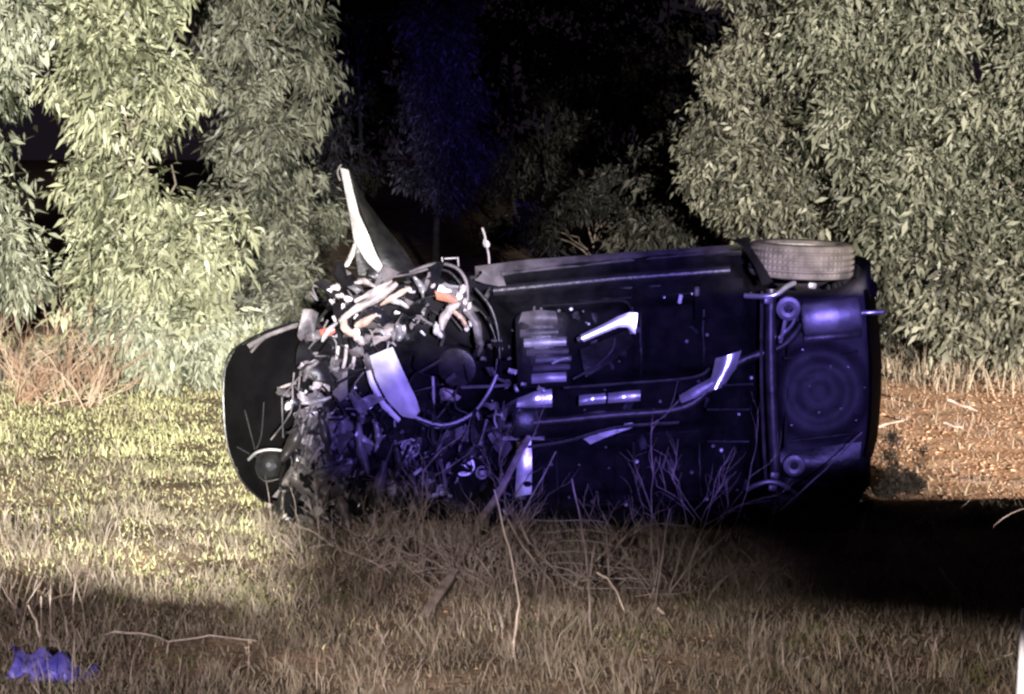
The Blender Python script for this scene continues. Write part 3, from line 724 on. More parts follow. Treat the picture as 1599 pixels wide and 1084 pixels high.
for (a, b2) in ((760, 905), (915, 1050)):                                # side windows on the upper flank
    G = []
    for px in np.linspace(a, b2, 6):
        b = C(px, float(toppy(px)), 0); y0 = cy(px)
        G.append([(b.x, y0 + .86 + .05, b.z - .068), (b.x, y0 + 1.0, b.z - .120), (b.x, y0 + 1.2, b.z - .192), (b.x, y0 + 1.30, b.z - .236)])
    mb = MB(); mb.sheet(np.array(G) + np.array([0, 0, .012]), .004, away=(0, 0, -1)); mb.build('side_window', M['vanglass'], car)
mb = MB()                                                               # sill moulding along the upper flank
pts = [C(px, float(toppy(px)) + 3, .07) for px in np.linspace(735, 1158, 16)]; mb.tube(pts, .022, 8)
mb.build('sill_moulding', M['plastic'], car)
ribbon([(742, 416, .12), (820, 406, .12), (950, 396, .12), (1060, 388, .12), (1140, 383, .12)], [(742, 436, .04), (820, 425, .04), (950, 411, .04), (1060, 400, .04), (1140, 393, .04)], 30, 6, .01, .004, 3).build('lit_sill_strip', M['grey'], car)  # grey strip painting the light along the black upper flank
ribbon([(770, 447, .0), (960, 428, .0), (1140, 415, .0)], [(770, 462, .0), (960, 444, .0), (1140, 431, .0)], 20, 5, .015, .002, 4).build('floor_rail', M['plastic'], car)
ribbon([(800, 462, .02), (960, 447, .02), (1090, 438, .02)], [(800, 468, .0), (960, 452, .0), (1090, 443, .0)], 16, 4, .006, .001, 5).build('floor_rail', M['rust'], car)

# --- rear bumper
L_ = [(1352, 452, .02), (1358, 500, -.01), (1362, 560, -.02), (1362, 620, -.02), (1358, 680, -.01), (1350, 714, .02)]
Rr = [(1364, 450, .30), (1372, 500, .32), (1377, 560, .33), (1376, 620, .33), (1371, 680, .31), (1362, 714, .28)]
ribbon(L_, Rr, 20, 8, .03, .001, 6, .01).build('rear_bumper', M['hoodin'], car)
ribbon([(1215, 706, .0), (1270, 700, .0), (1345, 690, -.01)], [(1222, 745, .03), (1275, 752, .0), (1338, 762, .03)], 16, 8, .03, .004, 7, .01).build('rear_valance', M['plastic'], car)

# --- wheels
def wheel(pc, axis, name='wheel', label=None, rad=.322, w=.205):
    c = Vector(pc); h = w / 2; ax = Vector(axis).normalized()
    prof = [(rad * .64, -h * .80), (rad * .70, -h * .98), (rad * .86, -h * 1.04), (rad * .955, -h * .95), (rad * .985, -h * .84), (rad * .995, -h * .62)]
    for q in (-.52, -.17, .17, .52):
        prof += [(rad, h * (q - .07)), (rad - .012, h * (q - .05)), (rad - .012, h * (q + .05)), (rad, h * (q + .07))]
    k = len(prof)
    prof += [(rad * .995, h * .62), (rad * .985, h * .84), (rad * .955, h * .95), (rad * .86, h * 1.04), (rad * .70, h * .98), (rad * .64, h * .80)]
    teeth = {4: .007, 5: .007, k: .007, k + 1: .007}
    for q in (9, 10, 13, 14, 17, 18): teeth[q] = .006
    e = bpy.data.objects.new(name, None); COL.objects.link(e); e.parent = car; e['_o'] = car['_o']
    if label: e['label'] = label
    mb = MB(); mb.lathe(c, ax, prof, 120, True, teeth); mb.build('tyre', M['rubber'], e, angle=25)
    mb = MB(); r = rad * .645
    mb.lathe(c, ax, [(r, -h * .8), (r * 1.03, -h * .86), (r * .94, -h * .7), (r * .90, h * .3), (r * .94, h * .7), (r * 1.03, h * .86), (r, h * .8)], 48, True)
    u = ax.orthogonal().normalized(); wv = ax.cross(u)
    for k2 in range(5):
        a = 2 * math.pi * k2 / 5; d = u * math.cos(a) + wv * math.sin(a); t = ax.cross(d)
        p0 = c + ax * h * .5; vs = []
        for (rr, ww) in ((r * .18, .035), (r * .95, .022)):
            for s1 in (-1, 1):
                for s2 in (0, .02): vs.append(p0 + d * rr + t * ww * s1 + ax * s2)
        mb.add(vs, [(0, 1, 3, 2), (4, 6, 7, 5), (0, 4, 5, 1), (2, 3, 7, 6), (0, 2, 6, 4), (1, 5, 7, 3)])
    mb.lathe(c, ax, [(0, h * .62), (r * .2, h * .62), (r * .24, h * .5), (r * .24, -h * .3), (0, -h * .3)], 24)
    mb.build('rim', M['silver'], e)
    mb = MB(); mb.lathe(c, ax, [(0, -h * .1), (r * .78, -h * .1), (r * .78, -h * .16), (0, -h * .16)], 32); mb.build('brake_disc', M['rust'], e)
    return e


wc = C(1251, 405, .16)
wheel(wc, (.03, -.02, 1), label='dusty rear tyre turned up to the sky')
wheel(C(1262, 806, .26), (0, .05, -1), label='rear wheel pressed to the ground under the car')

# --- rear suspension and exhaust
pipe([(1204, 452, -.02), (1203, 540, -.05), (1206, 640, -.05), (1212, 758, -.02)], .035, 12).build('axle_beam', M['rust'], car)
pipe([(1190, 455, .02), (1189, 600, .0), (1196, 755, .02)], .012, 8).build('brake_line', M['rust'], car)
pipe([(1163, 462, -.02), (1190, 463, -.07), (1212, 460, -.08), (1228, 448, -.04), (1240, 442, .03)], .016, 10).build('trailing_arm', M['alu'], car)
pipe([(1167, 764, -.02), (1182, 757, -.07), (1202, 752, -.08), (1222, 757, -.06), (1242, 770, .02)], .014, 10).build('trailing_arm', M['steel'], car)
for (px, py, s) in ((1231, 482, 1.0), (1240, 727, .9)):
    c = C(px, py, -.06); ax = Vector((.1, 1, .1))
    mb = MB(); mb.lathe(c, ax, [(.028 * s, -.01), (.05 * s, -.02), (.072 * s, -.01), (.075 * s, .02), (.06 * s, .06), (.03 * s, .05)], 28, True)
    seat = mb.build('spring_seat', M['steel'], car)
    mb = MB(); mb.lathe(c, ax, [(0, .012), (.024 * s, .012), (.026 * s, .03), (0, .03)], 20); mb.build('bush', M['plastic'], seat)
pipe([(1226, 500, -.03), (1222, 520, -.03), (1218, 535, -.01)], .013, 8).build('damper', M['steel'], car)
pipe([(1244, 486, -.03), (1236, 508, -.05), (1216, 528, -.03)], .008, 8).build('bracket', M['alu'], car)
for (px, py) in ((1199, 470), (1209, 742), (1206, 762), (1268, 446)):
    mb = MB(); mb.box(C(px, py, -.09), (.05, .03, .035), (.2, .1, .3), .006); mb.build('bracket', M['steel'], car)
# muffler: an oval can lying along the car
c0, c1 = C(1251, 500, -.02), C(1345, 489, -.02); axm = (c1 - c0); Lm = axm.length; axm.normalize()
mb = MB(); prof = [(0, 0), (.055, 0), (.088, .008), (.100, .025), (.103, Lm * .5), (.100, Lm - .025), (.088, Lm - .008), (.055, Lm), (0, Lm)]
mb.lathe(c0, axm, prof, 36); 
cm = (c0 + c1) / 2
mb.v = [tuple(cm + Vector((p[0] - cm.x, (p[1] - cm.y) * .75, (p[2] - cm.z) * 1.0))) for p in mb.v]
muf = mb.build('muffler', M['steel'], car)
mb = MB(); mb.box(C(1300, 525, .03), (.36, .06, .05), (0, -.11, 0), .01); mb.build('heat_shield', M['rust'], car)
pipe([(1343, 489, .0), (1360, 488, -.01), (1380, 487, .0)], .014, 10).build('tail_pipe', M['alu'], muf)
pipe([(1252, 505, .0), (1222, 540, .02), (1165, 560, .02), (1135, 580, -.01), (1110, 605, -.03), (1080, 630, -.05), (1040, 642, -.05), (960, 648, -.05), (880, 656, -.05), (800, 664, -.05), (760, 672, -.03)], .026, 12, 6).build('exhaust_pipe', M['rust'], car)
ribbon([(1118, 560, -.02), (1112, 585, -.04), (1100, 612, -.05)], [(1158, 548, -.02), (1150, 575, -.04), (1128, 605, -.05)], 10, 8, .03, .012, 8).build('heat_shield', M['alu'], car)
ribbon([(1060, 618, -.02), (1080, 606, -.05), (1110, 590, -.05)], [(1068, 640, -.02), (1090, 626, -.05), (1118, 606, -.05)], 8, 6, .02, .008, 9).build('heat_shield', M['steel'], car)
# tunnel heat shields, torn
for (x0, x1, ya, yb, k) in ((806, 862, 622, 640, 'steel'), (904, 946, 618, 634, 'alu'), (950, 1000, 614, 630, 'alu'), (912, 944, 646, 655, 'steel'), (952, 988, 643, 652, 'steel')):
    ribbon([(x0, ya, -.01), ((x0 + x1) / 2, ya - 2, -.03), (x1, ya - 4, -.01)], [(x0, yb, -.02), ((x0 + x1) / 2, yb - 2, -.04), (x1, yb - 4, -.02)], 18, 8, .012, .013, x0).build('heat_shield', M[k], car)
ribbon([(985, 660, -.02), (940, 672, -.03), (912, 686, -.02)], [(998, 664, -.02), (948, 682, -.03), (922, 694, -.02)], 9, 4, .0, .005, 77).build('torn_strip', M['steel'], car)
pipe([(803, 700, -.04), (880, 690, -.06), (960, 668, -.04), (1060, 660, .0)], .012, 8).build('fuel_line', M['rust'], car)
pipe([(880, 606, -.02), (960, 600, -.02), (1080, 590, -.02), (1108, 575, -.02)], .010, 8).build('brake_line', M['rust'], car)
# bent bright pipe and its plate
pipe([(903, 531, -.10), (910, 527, -.11)], .018, 12).build('pipe_joint', M['polished'], car)
ribbon([(906, 523, -.126), (940, 507, -.123), (965, 494, -.121), (982, 488, -.120), (996, 489, -.119)], [(911, 534, -.131), (944, 520, -.129), (966, 511, -.128), (980, 511, -.128), (992, 522, -.128)], 26, 9, .006, .0, 13, .006).build('bent_strip', M['polished'], car, label='bent shiny strip glinting bright blue on the underbody')
ribbon([(978, 500, -.12), (980, 510, -.115), (984, 522, -.10)], [(994, 494, -.12), (994, 508, -.12), (991, 521, -.105)], 10, 5, .004, .0, 13, .006).build('bent_strip', M['alu'], car)
ribbon([(905, 545, -.03), (945, 530, -.05), (985, 512, -.04)], [(915, 590, .0), (955, 565, -.01), (990, 538, .0)], 12, 8, .0, .008, 12).build('splash_plate', M['plastic'], car)
pipe([(895, 592, -.04), (930, 572, -.05), (955, 548, -.05), (960, 528, -.04)], .007, 8).build('cable', M['grey'], car)
pipe([(845, 478, -.02), (900, 475, -.03), (960, 470, -.03), (980, 474, -.03), (988, 492, -.03), (992, 525, -.03)], .010, 8).build('cover_edge', M['plastic'], car)
mb = MB(); mb.box(C(1062, 467, -.03), (.022, .02, .055), (0, .2, 0), .005); mb.build('clip', M['white'], car)
mb = MB(); mb.box(C(1088, 455, -.01), (.03, .05, .06), (0, 0, 0), .006); mb.build('bracket', M['grey'], car)
mb = MB(); mb.box(C(1099, 480, -.01), (.012, .03, .12), (0, 0, 0), .003); mb.build('bracket', M['grey'], car)
ribbon([(1085, 440, -.01), (1120, 437, -.01), (1160, 434, -.01)], [(1085, 500, -.01), (1120, 497, -.01), (1160, 494, -.01)], 8, 8, .02, .004, 14).build('floor_panel', M['under'], car)

# --- gearbox with cooling fins
gb = bpy.data.objects.new('gearbox', None); COL.objects.link(gb); gb.parent = car; gb['_o'] = car['_o']
mb = MB(); mb.box(C(848, 545, .04), (.33, .22, .46), (0, -.03, 0), .03); mb.build('casing', M['plastic'], gb)
for i, (ya, yb, x0, x1, k) in enumerate(((512, 524, 812, 872, 'grey'), (526, 540, 818, 884, 'steel'), (543, 553, 822, 888, 'grey'), (556, 564, 836, 892, 'steel'), (568, 577, 832, 890, 'grey'), (581, 596, 830, 884, 'steel'))):
    ribbon([(x0, ya + 3, -.08), ((x0 + x1) / 2, ya + 1, -.10), (x1, ya, -.08)], [(x0, yb + 3, -.09), ((x0 + x1) / 2, yb + 1, -.11), (x1, yb, -.09)], 8, 4, .012, .004, 30 + i, .012).build('cooling_fin', M[k], gb)
ribbon([(815, 488, -.06), (840, 484, -.08), (868, 486, -.06)], [(808, 510, -.06), (840, 508, -.09), (872, 510, -.06)], 8, 6, .02, .006, 40).build('cover', M['grey'], gb)
pipe([(862, 568, -.13), (876, 562, -.13), (888, 560, -.13)], .008, 8).build('selector_rod', M['alu'], gb)
for (a, b2) in (((834, 478), (834, 504)), ((845, 480), (844, 500))):
    pipe([(a[0], a[1], -.05), (b2[0], b2[1], -.05)], .009, 8).build('mount', M['grey'], gb)

# --- front subframe, brackets
ribbon([(806, 690, -.05), (807, 730, -.06), (804, 776, -.04)], [(829, 686, -.05), (831, 730, -.06), (830, 772, -.04)], 12, 5, .008, .005, 50).build('crossmember_bracket', M['alu'], car)
mb = MB(); mb.box(C(824, 756, -.08), (.05, .02, .035), (0, 0, 0), .012); mb.build('slot', M['under'], car)
ribbon([(780, 682, -.06), (830, 680, -.06), (850, 682, -.06)], [(780, 686, -.08), (830, 685, -.08), (850, 686, -.08)], 8, 3, 0, .003, 51, .01).build('crossmember_edge', M['silver'], car)
mb = MB(); mb.box(C(826, 660, -.02), (.22, .12, .19), (0, -.04, .1), .02); mb.build('transmission_mount', M['plastic'], car)
ribbon([(808, 622, -.06), (835, 612, -.09), (862, 608, -.06)], [(806, 636, -.08), (835, 633, -.10), (862, 630, -.08)], 9, 5, .01, .01, 52).build('torn_bracket', M['alu'], car)

# --- open wheel arch at the front
c = C(690, 560, .0)
mb = MB(); ax = Vector((.10, 1, -.05)).normalized(); n = 44; rings = [(1.0, -.10), (1.02, -.02), (.97, .10), (.85, .24), (.6, .33), (.25, .36), (0.02, .365)]
G = []
for (rr, h) in rings:
    row = []
    for j in range(n + 1):
        a = 2 * math.pi * j / n
        row.append((c.x + .335 * rr * math.cos(a) * (1 + .05 * math.sin(2 * a + .6)), c.y + h + .03 * math.sin(3 * a), c.z + .415 * rr * math.sin(a) * (1 + .03 * math.sin(3 * a))))
    G.append(row)
mb.sheet(G, .006); mb.build('wheel_arch_liner', M['plastic'], car)
pipe([(640, 648, -.12), (690, 664, -.13), (735, 648, -.13), (762, 615, -.13), (776, 585, -.12)], .012, 10).build('arch_lip', M['steel'], car)
pipe([(742, 450, -.10), (766, 480, -.12), (778, 520, -.12), (780, 560, -.12)], .012, 10).build('arch_lip', M['plastic'], car)
ribbon([(577, 556, -.15), (587, 592, -.16), (605, 626, -.16), (628, 650, -.15), (646, 654, -.13)], [(613, 542, -.17), (625, 570, -.19), (639, 600, -.18), (650, 622, -.16), (656, 642, -.14)], 24, 12, .03, .004, 60, .01).build('wheel_arch_panel', M['white'], car, label='pale curved panel at the edge of the open wheel arch')
ribbon([(567, 562, -.14), (577, 600, -.15), (596, 636, -.15), (622, 660, -.13)], [(574, 558, -.14), (584, 594, -.15), (602, 629, -.15), (626, 654, -.13)], 16, 4, .008, .001, 61, .006).build('panel_edge', M['white'], car)
pipe([(676, 588, .02), (677, 620, .0), (676, 648, -.02)], .010, 10).build('strut', M['silver'], car)
for (px, py, s, rot) in ((690, 560, (.34, .10, .20), (.1, .2, 0)), (705, 620, (.25, .1, .16), (.2, -.3, .1)), (720, 520, (.22, .1, .12), (0, .4, 0)), (655, 610, (.15, .1, .2), (0, .3, .3))):
    mb = MB(); mb.box(C(px, py, .14), s, rot, .02); mb.build('hub_carrier', M['under'], car)
mb = MB(); mb.lathe(C(712, 575, .06), (.3, 1, .2), [(0, 0), (.10, 0), (.125, .01), (.125, .03), (.05, .04), (0, .04)], 36); mb.build('brake_disc', M['rust'], car)

# --- hood bent forward: black glossy sheet
Lf = [(500, 497, .42), (430, 512, .45), (366, 545, .48), (351, 580, .48), (349, 640, .46), (356, 700, .42), (378, 752, .38), (412, 784, .34)]
Rf = [(520, 515, .30), (520, 540, .32), (520, 570, .32), (520, 600, .32), (520, 650, .32), (520, 700, .3), (520, 750, .3), (520, 800, .3)]
ribbon(Lf, Rf, 30, 14, .07, .001, 70, .008).build('hood', M['hoodin'], car, label='black glossy hood bent out in front of the engine')
pipe(Lf, .007, 8).build('hood_edge', M['paint'], car)
ribbon([(505, 494, .30), (460, 505, .33), (414, 522, .35), (385, 538, .36)], [(505, 501, .30), (462, 511, .33), (417, 528, .35), (390, 545, .36)], 14, 4, .006, .002, 71).build('hood_lip', M['grey'], car)
pipe([(500, 503, .36), (450, 513, .38), (414, 528, .39), (392, 550, .40)], .009, 8).build('hood_brace', M['grey'], car)
pipe([(382, 640, .33), (395, 690, .33), (402, 720, .33)], .003, 6).build('cable', M['rearpan'], car)
pipe([(412, 628, .33), (408, 680, .33), (398, 706, .33)], .003, 6).build('cable', M['rearpan'], car)
pipe([(370, 698, .33), (388, 708, .33), (400, 714, .33)], .003, 6).build('cable', M['rearpan'], car)

# --- headlamp hanging from the nose
hl = bpy.data.objects.new('headlamp', None); COL.objects.link(hl); hl.parent = car; hl['_o'] = car['_o']
mb = MB(); mb.lathe(C(422, 727, .05), (-.35, -1, .25), [(0, -.10), (.05, -.09), (.085, -.05), (.10, .0), (.105, .0), (.10, -.06), (.06, -.11), (0, -.115)], 26); mb.build('reflector', M['plastic'], hl)
mb = MB(); mb.lathe(C(424, 727, .09), (-.35, -1, .25), [(0, .05), (.016, .045), (.022, .02), (.022, -.02), (0, -.02)], 16); mb.build('bulb', M['glass'], hl)
pipe([(388, 718, .02), (400, 707, .0), (420, 702, .0), (442, 704, .02)], .010, 10).build('trim', M['steel'], hl)
pipe([(404, 744, .02), (416, 752, .0), (436, 748, .02)], .006, 8).build('trim', M['rust'], hl)

# --- crumpled front bumper cover and slam panel
ribbon([(462, 640, -.02), (470, 690, -.05), (455, 740, -.03), (425, 775, .02)], [(510, 635, -.02), (535, 680, -.04), (560, 720, -.02), (530, 790, .0)], 36, 26, .07, .030, 80, .006, 15).build('crumpled_bumper', M['bumper'], car, label='crumpled grey front bumper cover')
ribbon([(500, 650, -.08), (520, 700, -.10), (505, 745, -.08)], [(548, 650, -.05), (560, 700, -.07), (545, 770, -.05)], 30, 20, .06, .030, 82, .006, 15).build('crumpled_bumper', M['bumper'], car)
ribbon([(425, 782, -.02), (460, 790, -.06), (500, 795, -.04)], [(440, 835, .0), (480, 845, -.03), (530, 838, .0)], 18, 12, .04, .03, 83, .006).build('torn_liner', M['plastic'], car)
pipe([(476, 640, -.06), (500, 630, -.08), (524, 626, -.06)], .012, 10).build('bumper_bar', M['pale'], car)
pipe([(470, 655, -.03), (455, 672, -.02), (448, 700, -.01), (456, 724, -.02), (438, 755, .0)], .006, 8).build('trim_strip', M['grey'], car)
# radiator slats
for i, (x0, ya, x1, yb, k) in enumerate(((528, 541, 522, 572, 'pale'), (541, 539, 536, 575, 'pale'), (554, 542, 549, 580, 'pale'), (537, 700, 524, 765, 'grey'), (545, 697, 534, 770, 'silver'), (553, 698, 545, 765, 'grey'), (561, 705, 552, 770, 'grey'))):
    pipe([(x0, ya, -.06), ((x0 + x1) / 2 + 1, (ya + yb) / 2, -.075), (x1, yb, -.06)], .011 if i < 3 else .008, 8).build('radiator_slat', M[k], car)
mb = MB(); mb.box(C(545, 620, .12), (.30, .10, .85), (0, .05, 0), .02); mb.build('radiator', M['under'], car)
mb = MB(); mb.box(C(620, 500, .24), (.75, .35, .45), (0, -.15, 0), .05); mb.build('engine_block', M['under'], car)
mb = MB(); mb.box(C(640, 720, .18), (.75, .30, .70), (0, .05, 0), .05); mb.build('engine_block', M['under'], car)
mb = MB(); mb.box(C(760, 730, .12), (.30, .2, .6), (0, 0, 0), .04); mb.build('subframe', M['under'], car)

# --- torn fender pointing up
ribbon([(531, 262, .18), (537, 290, .16), (546, 335, .10), (553, 378, .06), (572, 408, .02), (596, 432, .0)], [(544, 266, .18), (550, 292, .15), (561, 335, .09), (576, 368, .05), (588, 398, .02), (607, 430, .0)], 26, 6, .012, .003, 90, .005).build('torn_fender', M['fender'], car, label='bright edge of the torn fender pointing up')
ribbon([(545, 268, .19), (560, 320, .14), (578, 366, .10), (592, 400, .06), (608, 432, .04)], [(548, 272, .26), (575, 318, .28), (605, 358, .26), (630, 388, .2), (650, 420, .12)], 22, 8, .03, .004, 91, .005).build('torn_fender', M['plastic'], car, label='dark inner face of the torn fender')
pipe([(531, 282, .17), (527, 268, .16), (533, 257, .16)], .006, 8).build('bolt_tab', M['grey'], car)
ribbon([(553, 378, .10), (545, 398, .08), (536, 418, .06)], [(556, 382, .10), (553, 400, .08), (544, 416, .06)], 10, 4, .004, .003, 92).build('torn_strip', M['pale'], car)
ribbon([(556, 345, .14), (553, 385, .12), (560, 430, .08)], [(560, 350, .16), (572, 395, .14), (590, 432, .10)], 12, 6, .01, .003, 93).build('torn_strip', M['plastic'], car)
# --- torn light panels over the engine
ribbon([(502, 512, -.04), (514, 508, -.05), (524, 506, -.04)], [(506, 522, -.04), (516, 521, -.05), (526, 516, -.04)], 7, 5, .01, .008, 104).build('lamp_shard', M['red'], car)
ribbon([(680, 452, -.06), (700, 456, -.08), (716, 462, -.07)], [(684, 466, -.06), (702, 470, -.08), (716, 474, -.07)], 8, 5, .01, .010, 106).build('torn_panel', M['brick'], car)
ribbon([(612, 516, -.06), (622, 508, -.08), (634, 504, -.06)], [(616, 530, -.06), (628, 524, -.08), (636, 516, -.06)], 8, 6, .01, .010, 107).build('torn_panel', M['steel'], car)
ribbon([(724, 485, -.06), (738, 500, -.09), (744, 540, -.06)], [(738, 480, -.06), (752, 502, -.08), (754, 542, -.06)], 12, 6, .01, .008, 108).build('torn_panel', M['grey'], car)
def petal(pts, w, key, seed, name='torn_panel', d=-.16):
    P = lerp_poly(pts, 16); t = np.gradient(P[:, :2], axis=0); t /= np.maximum(np.linalg.norm(t, axis=1, keepdims=True), 1e-6)
    nrm = np.stack([-t[:, 1], t[:, 0]], 1); k = np.sin(np.pi * (.10 + .82 * np.linspace(0, 1, 16))) ** .7
    r = np.random.default_rng(seed); k = k * (1 + .25 * np.convolve(r.normal(0, 1, 18), [.25, .5, .25], 'valid'))
    A = [(p[0] + n_[0] * w * q, p[1] + n_[1] * w * q, d + .02 * math.sin(i * .7)) for i, (p, n_, q) in enumerate(zip(P, nrm, k))]
    B = [(p[0] - n_[0] * w * q, p[1] - n_[1] * w * q, d + .01 * math.cos(i * .5)) for i, (p, n_, q) in enumerate(zip(P, nrm, k))]
    ribbon(A, B, 22, 9, w / 256 * .9, .006, seed, .005).build(name, M[key], car)


for i, (pts, w, k) in enumerate([
        ([(532, 499), (560, 479), (598, 459), (622, 440)], 7, 'pale'), ([(556, 468), (585, 455), (614, 436)], 5, 'pale'), ([(596, 474), (622, 458), (642, 446)], 5, 'tan'),
        ([(538, 490), (540, 508), (556, 522)], 6, 'tan'), ([(556, 507), (572, 500), (588, 489)], 6, 'tan'), ([(552, 512), (560, 524), (572, 534)], 5, 'pale'), ([(604, 464), (628, 470), (640, 478)], 4, 'silver'),
        ([(690, 512), (694, 494), (704, 480), (718, 470)], 7, 'pale'), ([(682, 500), (683, 514), (692, 523)], 5, 'white'), ([(708, 482), (722, 494), (730, 508)], 4, 'tan'), ([(648, 430), (660, 446), (662, 462)], 5, 'steel'),
        ([(506, 530), (516, 512), (530, 500)], 4, 'silver'), ([(590, 446), (570, 436), (556, 440)], 4, 'pale'), ([(742, 520), (752, 535), (748, 552)], 5, 'grey'), ([(620, 505), (628, 515), (624, 530)], 6, 'steel'),
        ([(500, 560), (484, 572), (478, 592)], 5, 'grey'), ([(520, 616), (500, 622), (474, 626)], 4, 'silver'), ([(588, 655), (594, 680), (588, 700)], 5, 'steel'), ([(620, 690), (626, 720), (618, 745)], 6, 'rust'), ([(700, 690), (690, 705), (668, 716)], 5, 'rust')]):
    petal(pts, w, k, 400 + i)
pipe([(640, 425, .0), (680, 412, -.02), (712, 418, -.04), (728, 440, -.06), (730, 470, -.07)], .011, 10).build('hose', M['grey'], car)
pipe([(640, 432, .0), (665, 422, -.03), (700, 424, -.04), (722, 448, -.05)], .008, 8).build('cable', M['plastic'], car)
pipe([(556, 440, .0), (600, 434, -.03), (640, 428, -.04), (668, 420, -.04)], .007, 8).build('cable', M['grey'], car)
pipe([(605, 540, -.1), (604, 526, -.12), (607, 512, -.12), (603, 500, -.1)], .005, 6).build('cable', M['grey'], car)
pipe([(512, 500, .0), (498, 525, -.02), (480, 548, -.02), (470, 575, -.01), (466, 610, .0)], .006, 6).build('cable', M['grey'], car)
pipe([(478, 560, -.03), (492, 552, -.05), (508, 558, -.05), (518, 575, -.04), (505, 590, -.04)], .010, 8).build('hose', M['grey'], car)
pipe([(472, 572, -.03), (486, 562, -.05), (500, 568, -.05), (508, 582, -.04)], .008, 8).build('hose', M['grey'], car)
pipe([(434, 608, .0), (448, 602, -.02), (462, 598, .0)], .010, 8).build('torn_strip', M['pale'], car)
# thin upright scrap on the sill
pipe([(753, 356, .12), (757, 368, .12), (759, 384, .12)], .007, 8).build('bent_rod', M['pale'], car)
ribbon([(755, 374, .12), (754, 380, .12), (757, 386, .12)], [(762, 376, .12), (765, 381, .12), (764, 386, .12)], 6, 4, .004, .0, 110).build('bent_rod_plate', M['pale'], car)
pipe([(760, 384, .12), (763, 398, .12), (764, 412, .11)], .006, 8).build('bent_rod', M['pale'], car)
for (a, b2) in (((690, 402), (692, 414)), ((715, 402), (716, 416)), ((694, 404), (714, 403))):
    pipe([(a[0], a[1], .1), (b2[0], b2[1], .1)], .004, 6).build('bent_rod', M['silver'], car)
# alternator and pulleys in the lower engine bay
for (px, py, r, k) in ((724, 727, .065, 'steel'), (706, 730, .04, 'rust'), (752, 738, .04, 'rust'), (690, 765, .035, 'rust'), (585, 690, .05, 'rust'), (640, 700, .06, 'rust')):
    mb = MB(); mb.lathe(C(px, py, -.02), (.1, -1, .15), [(0, .03), (r * .35, .03), (r * .4, .012), (r * .7, .01), (r * .8, .03), (r, .03), (r, .0), (r * .9, -.03), (0, -.03)], 26); mb.build('pulley', M[k], car)
pipe([(760, 655, -.02), (750, 690, -.05), (735, 712, -.06), (700, 735, -.05), (668, 742, -.02)], .016, 10).build('lower_arm', M['rust'], car)
for (pts, r, k) in (([(668, 778, -.05), (676, 774, -.06), (684, 772, -.05)], .012, 'alu'), ([(688, 770, -.05), (696, 768, -.05)], .010, 'alu'), ([(586, 660, -.08), (588, 675, -.09), (586, 690, -.08)], .018, 'alu'),
                    ([(573, 690, -.08), (574, 720, -.08)], .008, 'steel'), ([(616, 655, -.07), (617, 672, -.08), (622, 690, -.07)], .007, 'silver'), ([(745, 645, -.09), (750, 655, -.1)], .014, 'alu'),
                    ([(775, 640, -.09), (772, 655, -.1), (776, 668, -.09)], .006, 'silver'), ([(733, 700, -.06), (738, 715, -.08)], .012, 'alu'), ([(752, 690, -.06), (750, 715, -.06)], .008, 'steel'),
                    ([(558, 745, -.06), (561, 762, -.07)], .008, 'silver'), ([(784, 795, -.05), (790, 803, -.06), (786, 812, -.05)], .010, 'steel')):
    pipe(pts, r, 8).build('fitting', M[k], car)

# --- small broken scraps of the nose
def scrap(px, py, size, key, seed, d=-.10, name='scrap'):
    """a small crumpled torn piece, size in metres"""
    r = random.Random(seed); c = C(px, py, d); a = r.uniform(0, 6.28); t = r.uniform(-.9, .9)
    ex = Vector((math.cos(a), math.sin(t) * .8, math.sin(a))).normalized(); ey = ex.cross(Vector((r.gauss(0, .5), 1, r.gauss(0, .5)))).normalized(); ez = ex.cross(ey)
    l, w = size * r.uniform(1.0, 2.0), size * r.uniform(.5, 1.0); G = []
    for i in range(5):
        row = []
        for j in range(4):
            u, v = i / 4 - .5, j / 3 - .5
            k = 1 - .5 * abs(u) * r.uniform(0, 1.6)
            row.append(c + ex * (2 * l * u + r.gauss(0, .12) * l) + ey * (2 * w * v * k + r.gauss(0, .12) * w) + ez * (r.gauss(0, .28) * w + .6 * w * math.cos(u * 3 + v * 2)))
        G.append(row)
    mb = MB(); mb.sheet(G, .006); return mb.build(name, M[key], car, angle=50)


def lump(px, py, size, key, seed, d=-.15):
    r = random.Random(seed); c = C(px, py, d); mb = MB(); n, m = 9, 6; vs = []; fs = []
    ph = [r.uniform(0, 6.28) for _ in range(4)]; sx, sy, sz = (size * r.uniform(.8, 1.35) for _ in range(3))
    for i in range(m + 1):
        th = math.pi * i / m
        for j in range(n):
            a = 2 * math.pi * j / n; q = 1 + .28 * math.sin(2 * a + ph[0] + th) + .22 * math.sin(3 * th + a + ph[1])
            vs.append((c.x + sx * q * math.sin(th) * math.cos(a), c.y + .7 * sy * q * math.cos(th), c.z + sz * q * math.sin(th) * math.sin(a)))
    for i in range(m):
        for j in range(n): fs.append((i * n + j, i * n + (j + 1) % n, (i + 1) * n + (j + 1) % n, (i + 1) * n + j))
    mb.add(vs, fs); return mb.build('broken_casting', M[key], car)


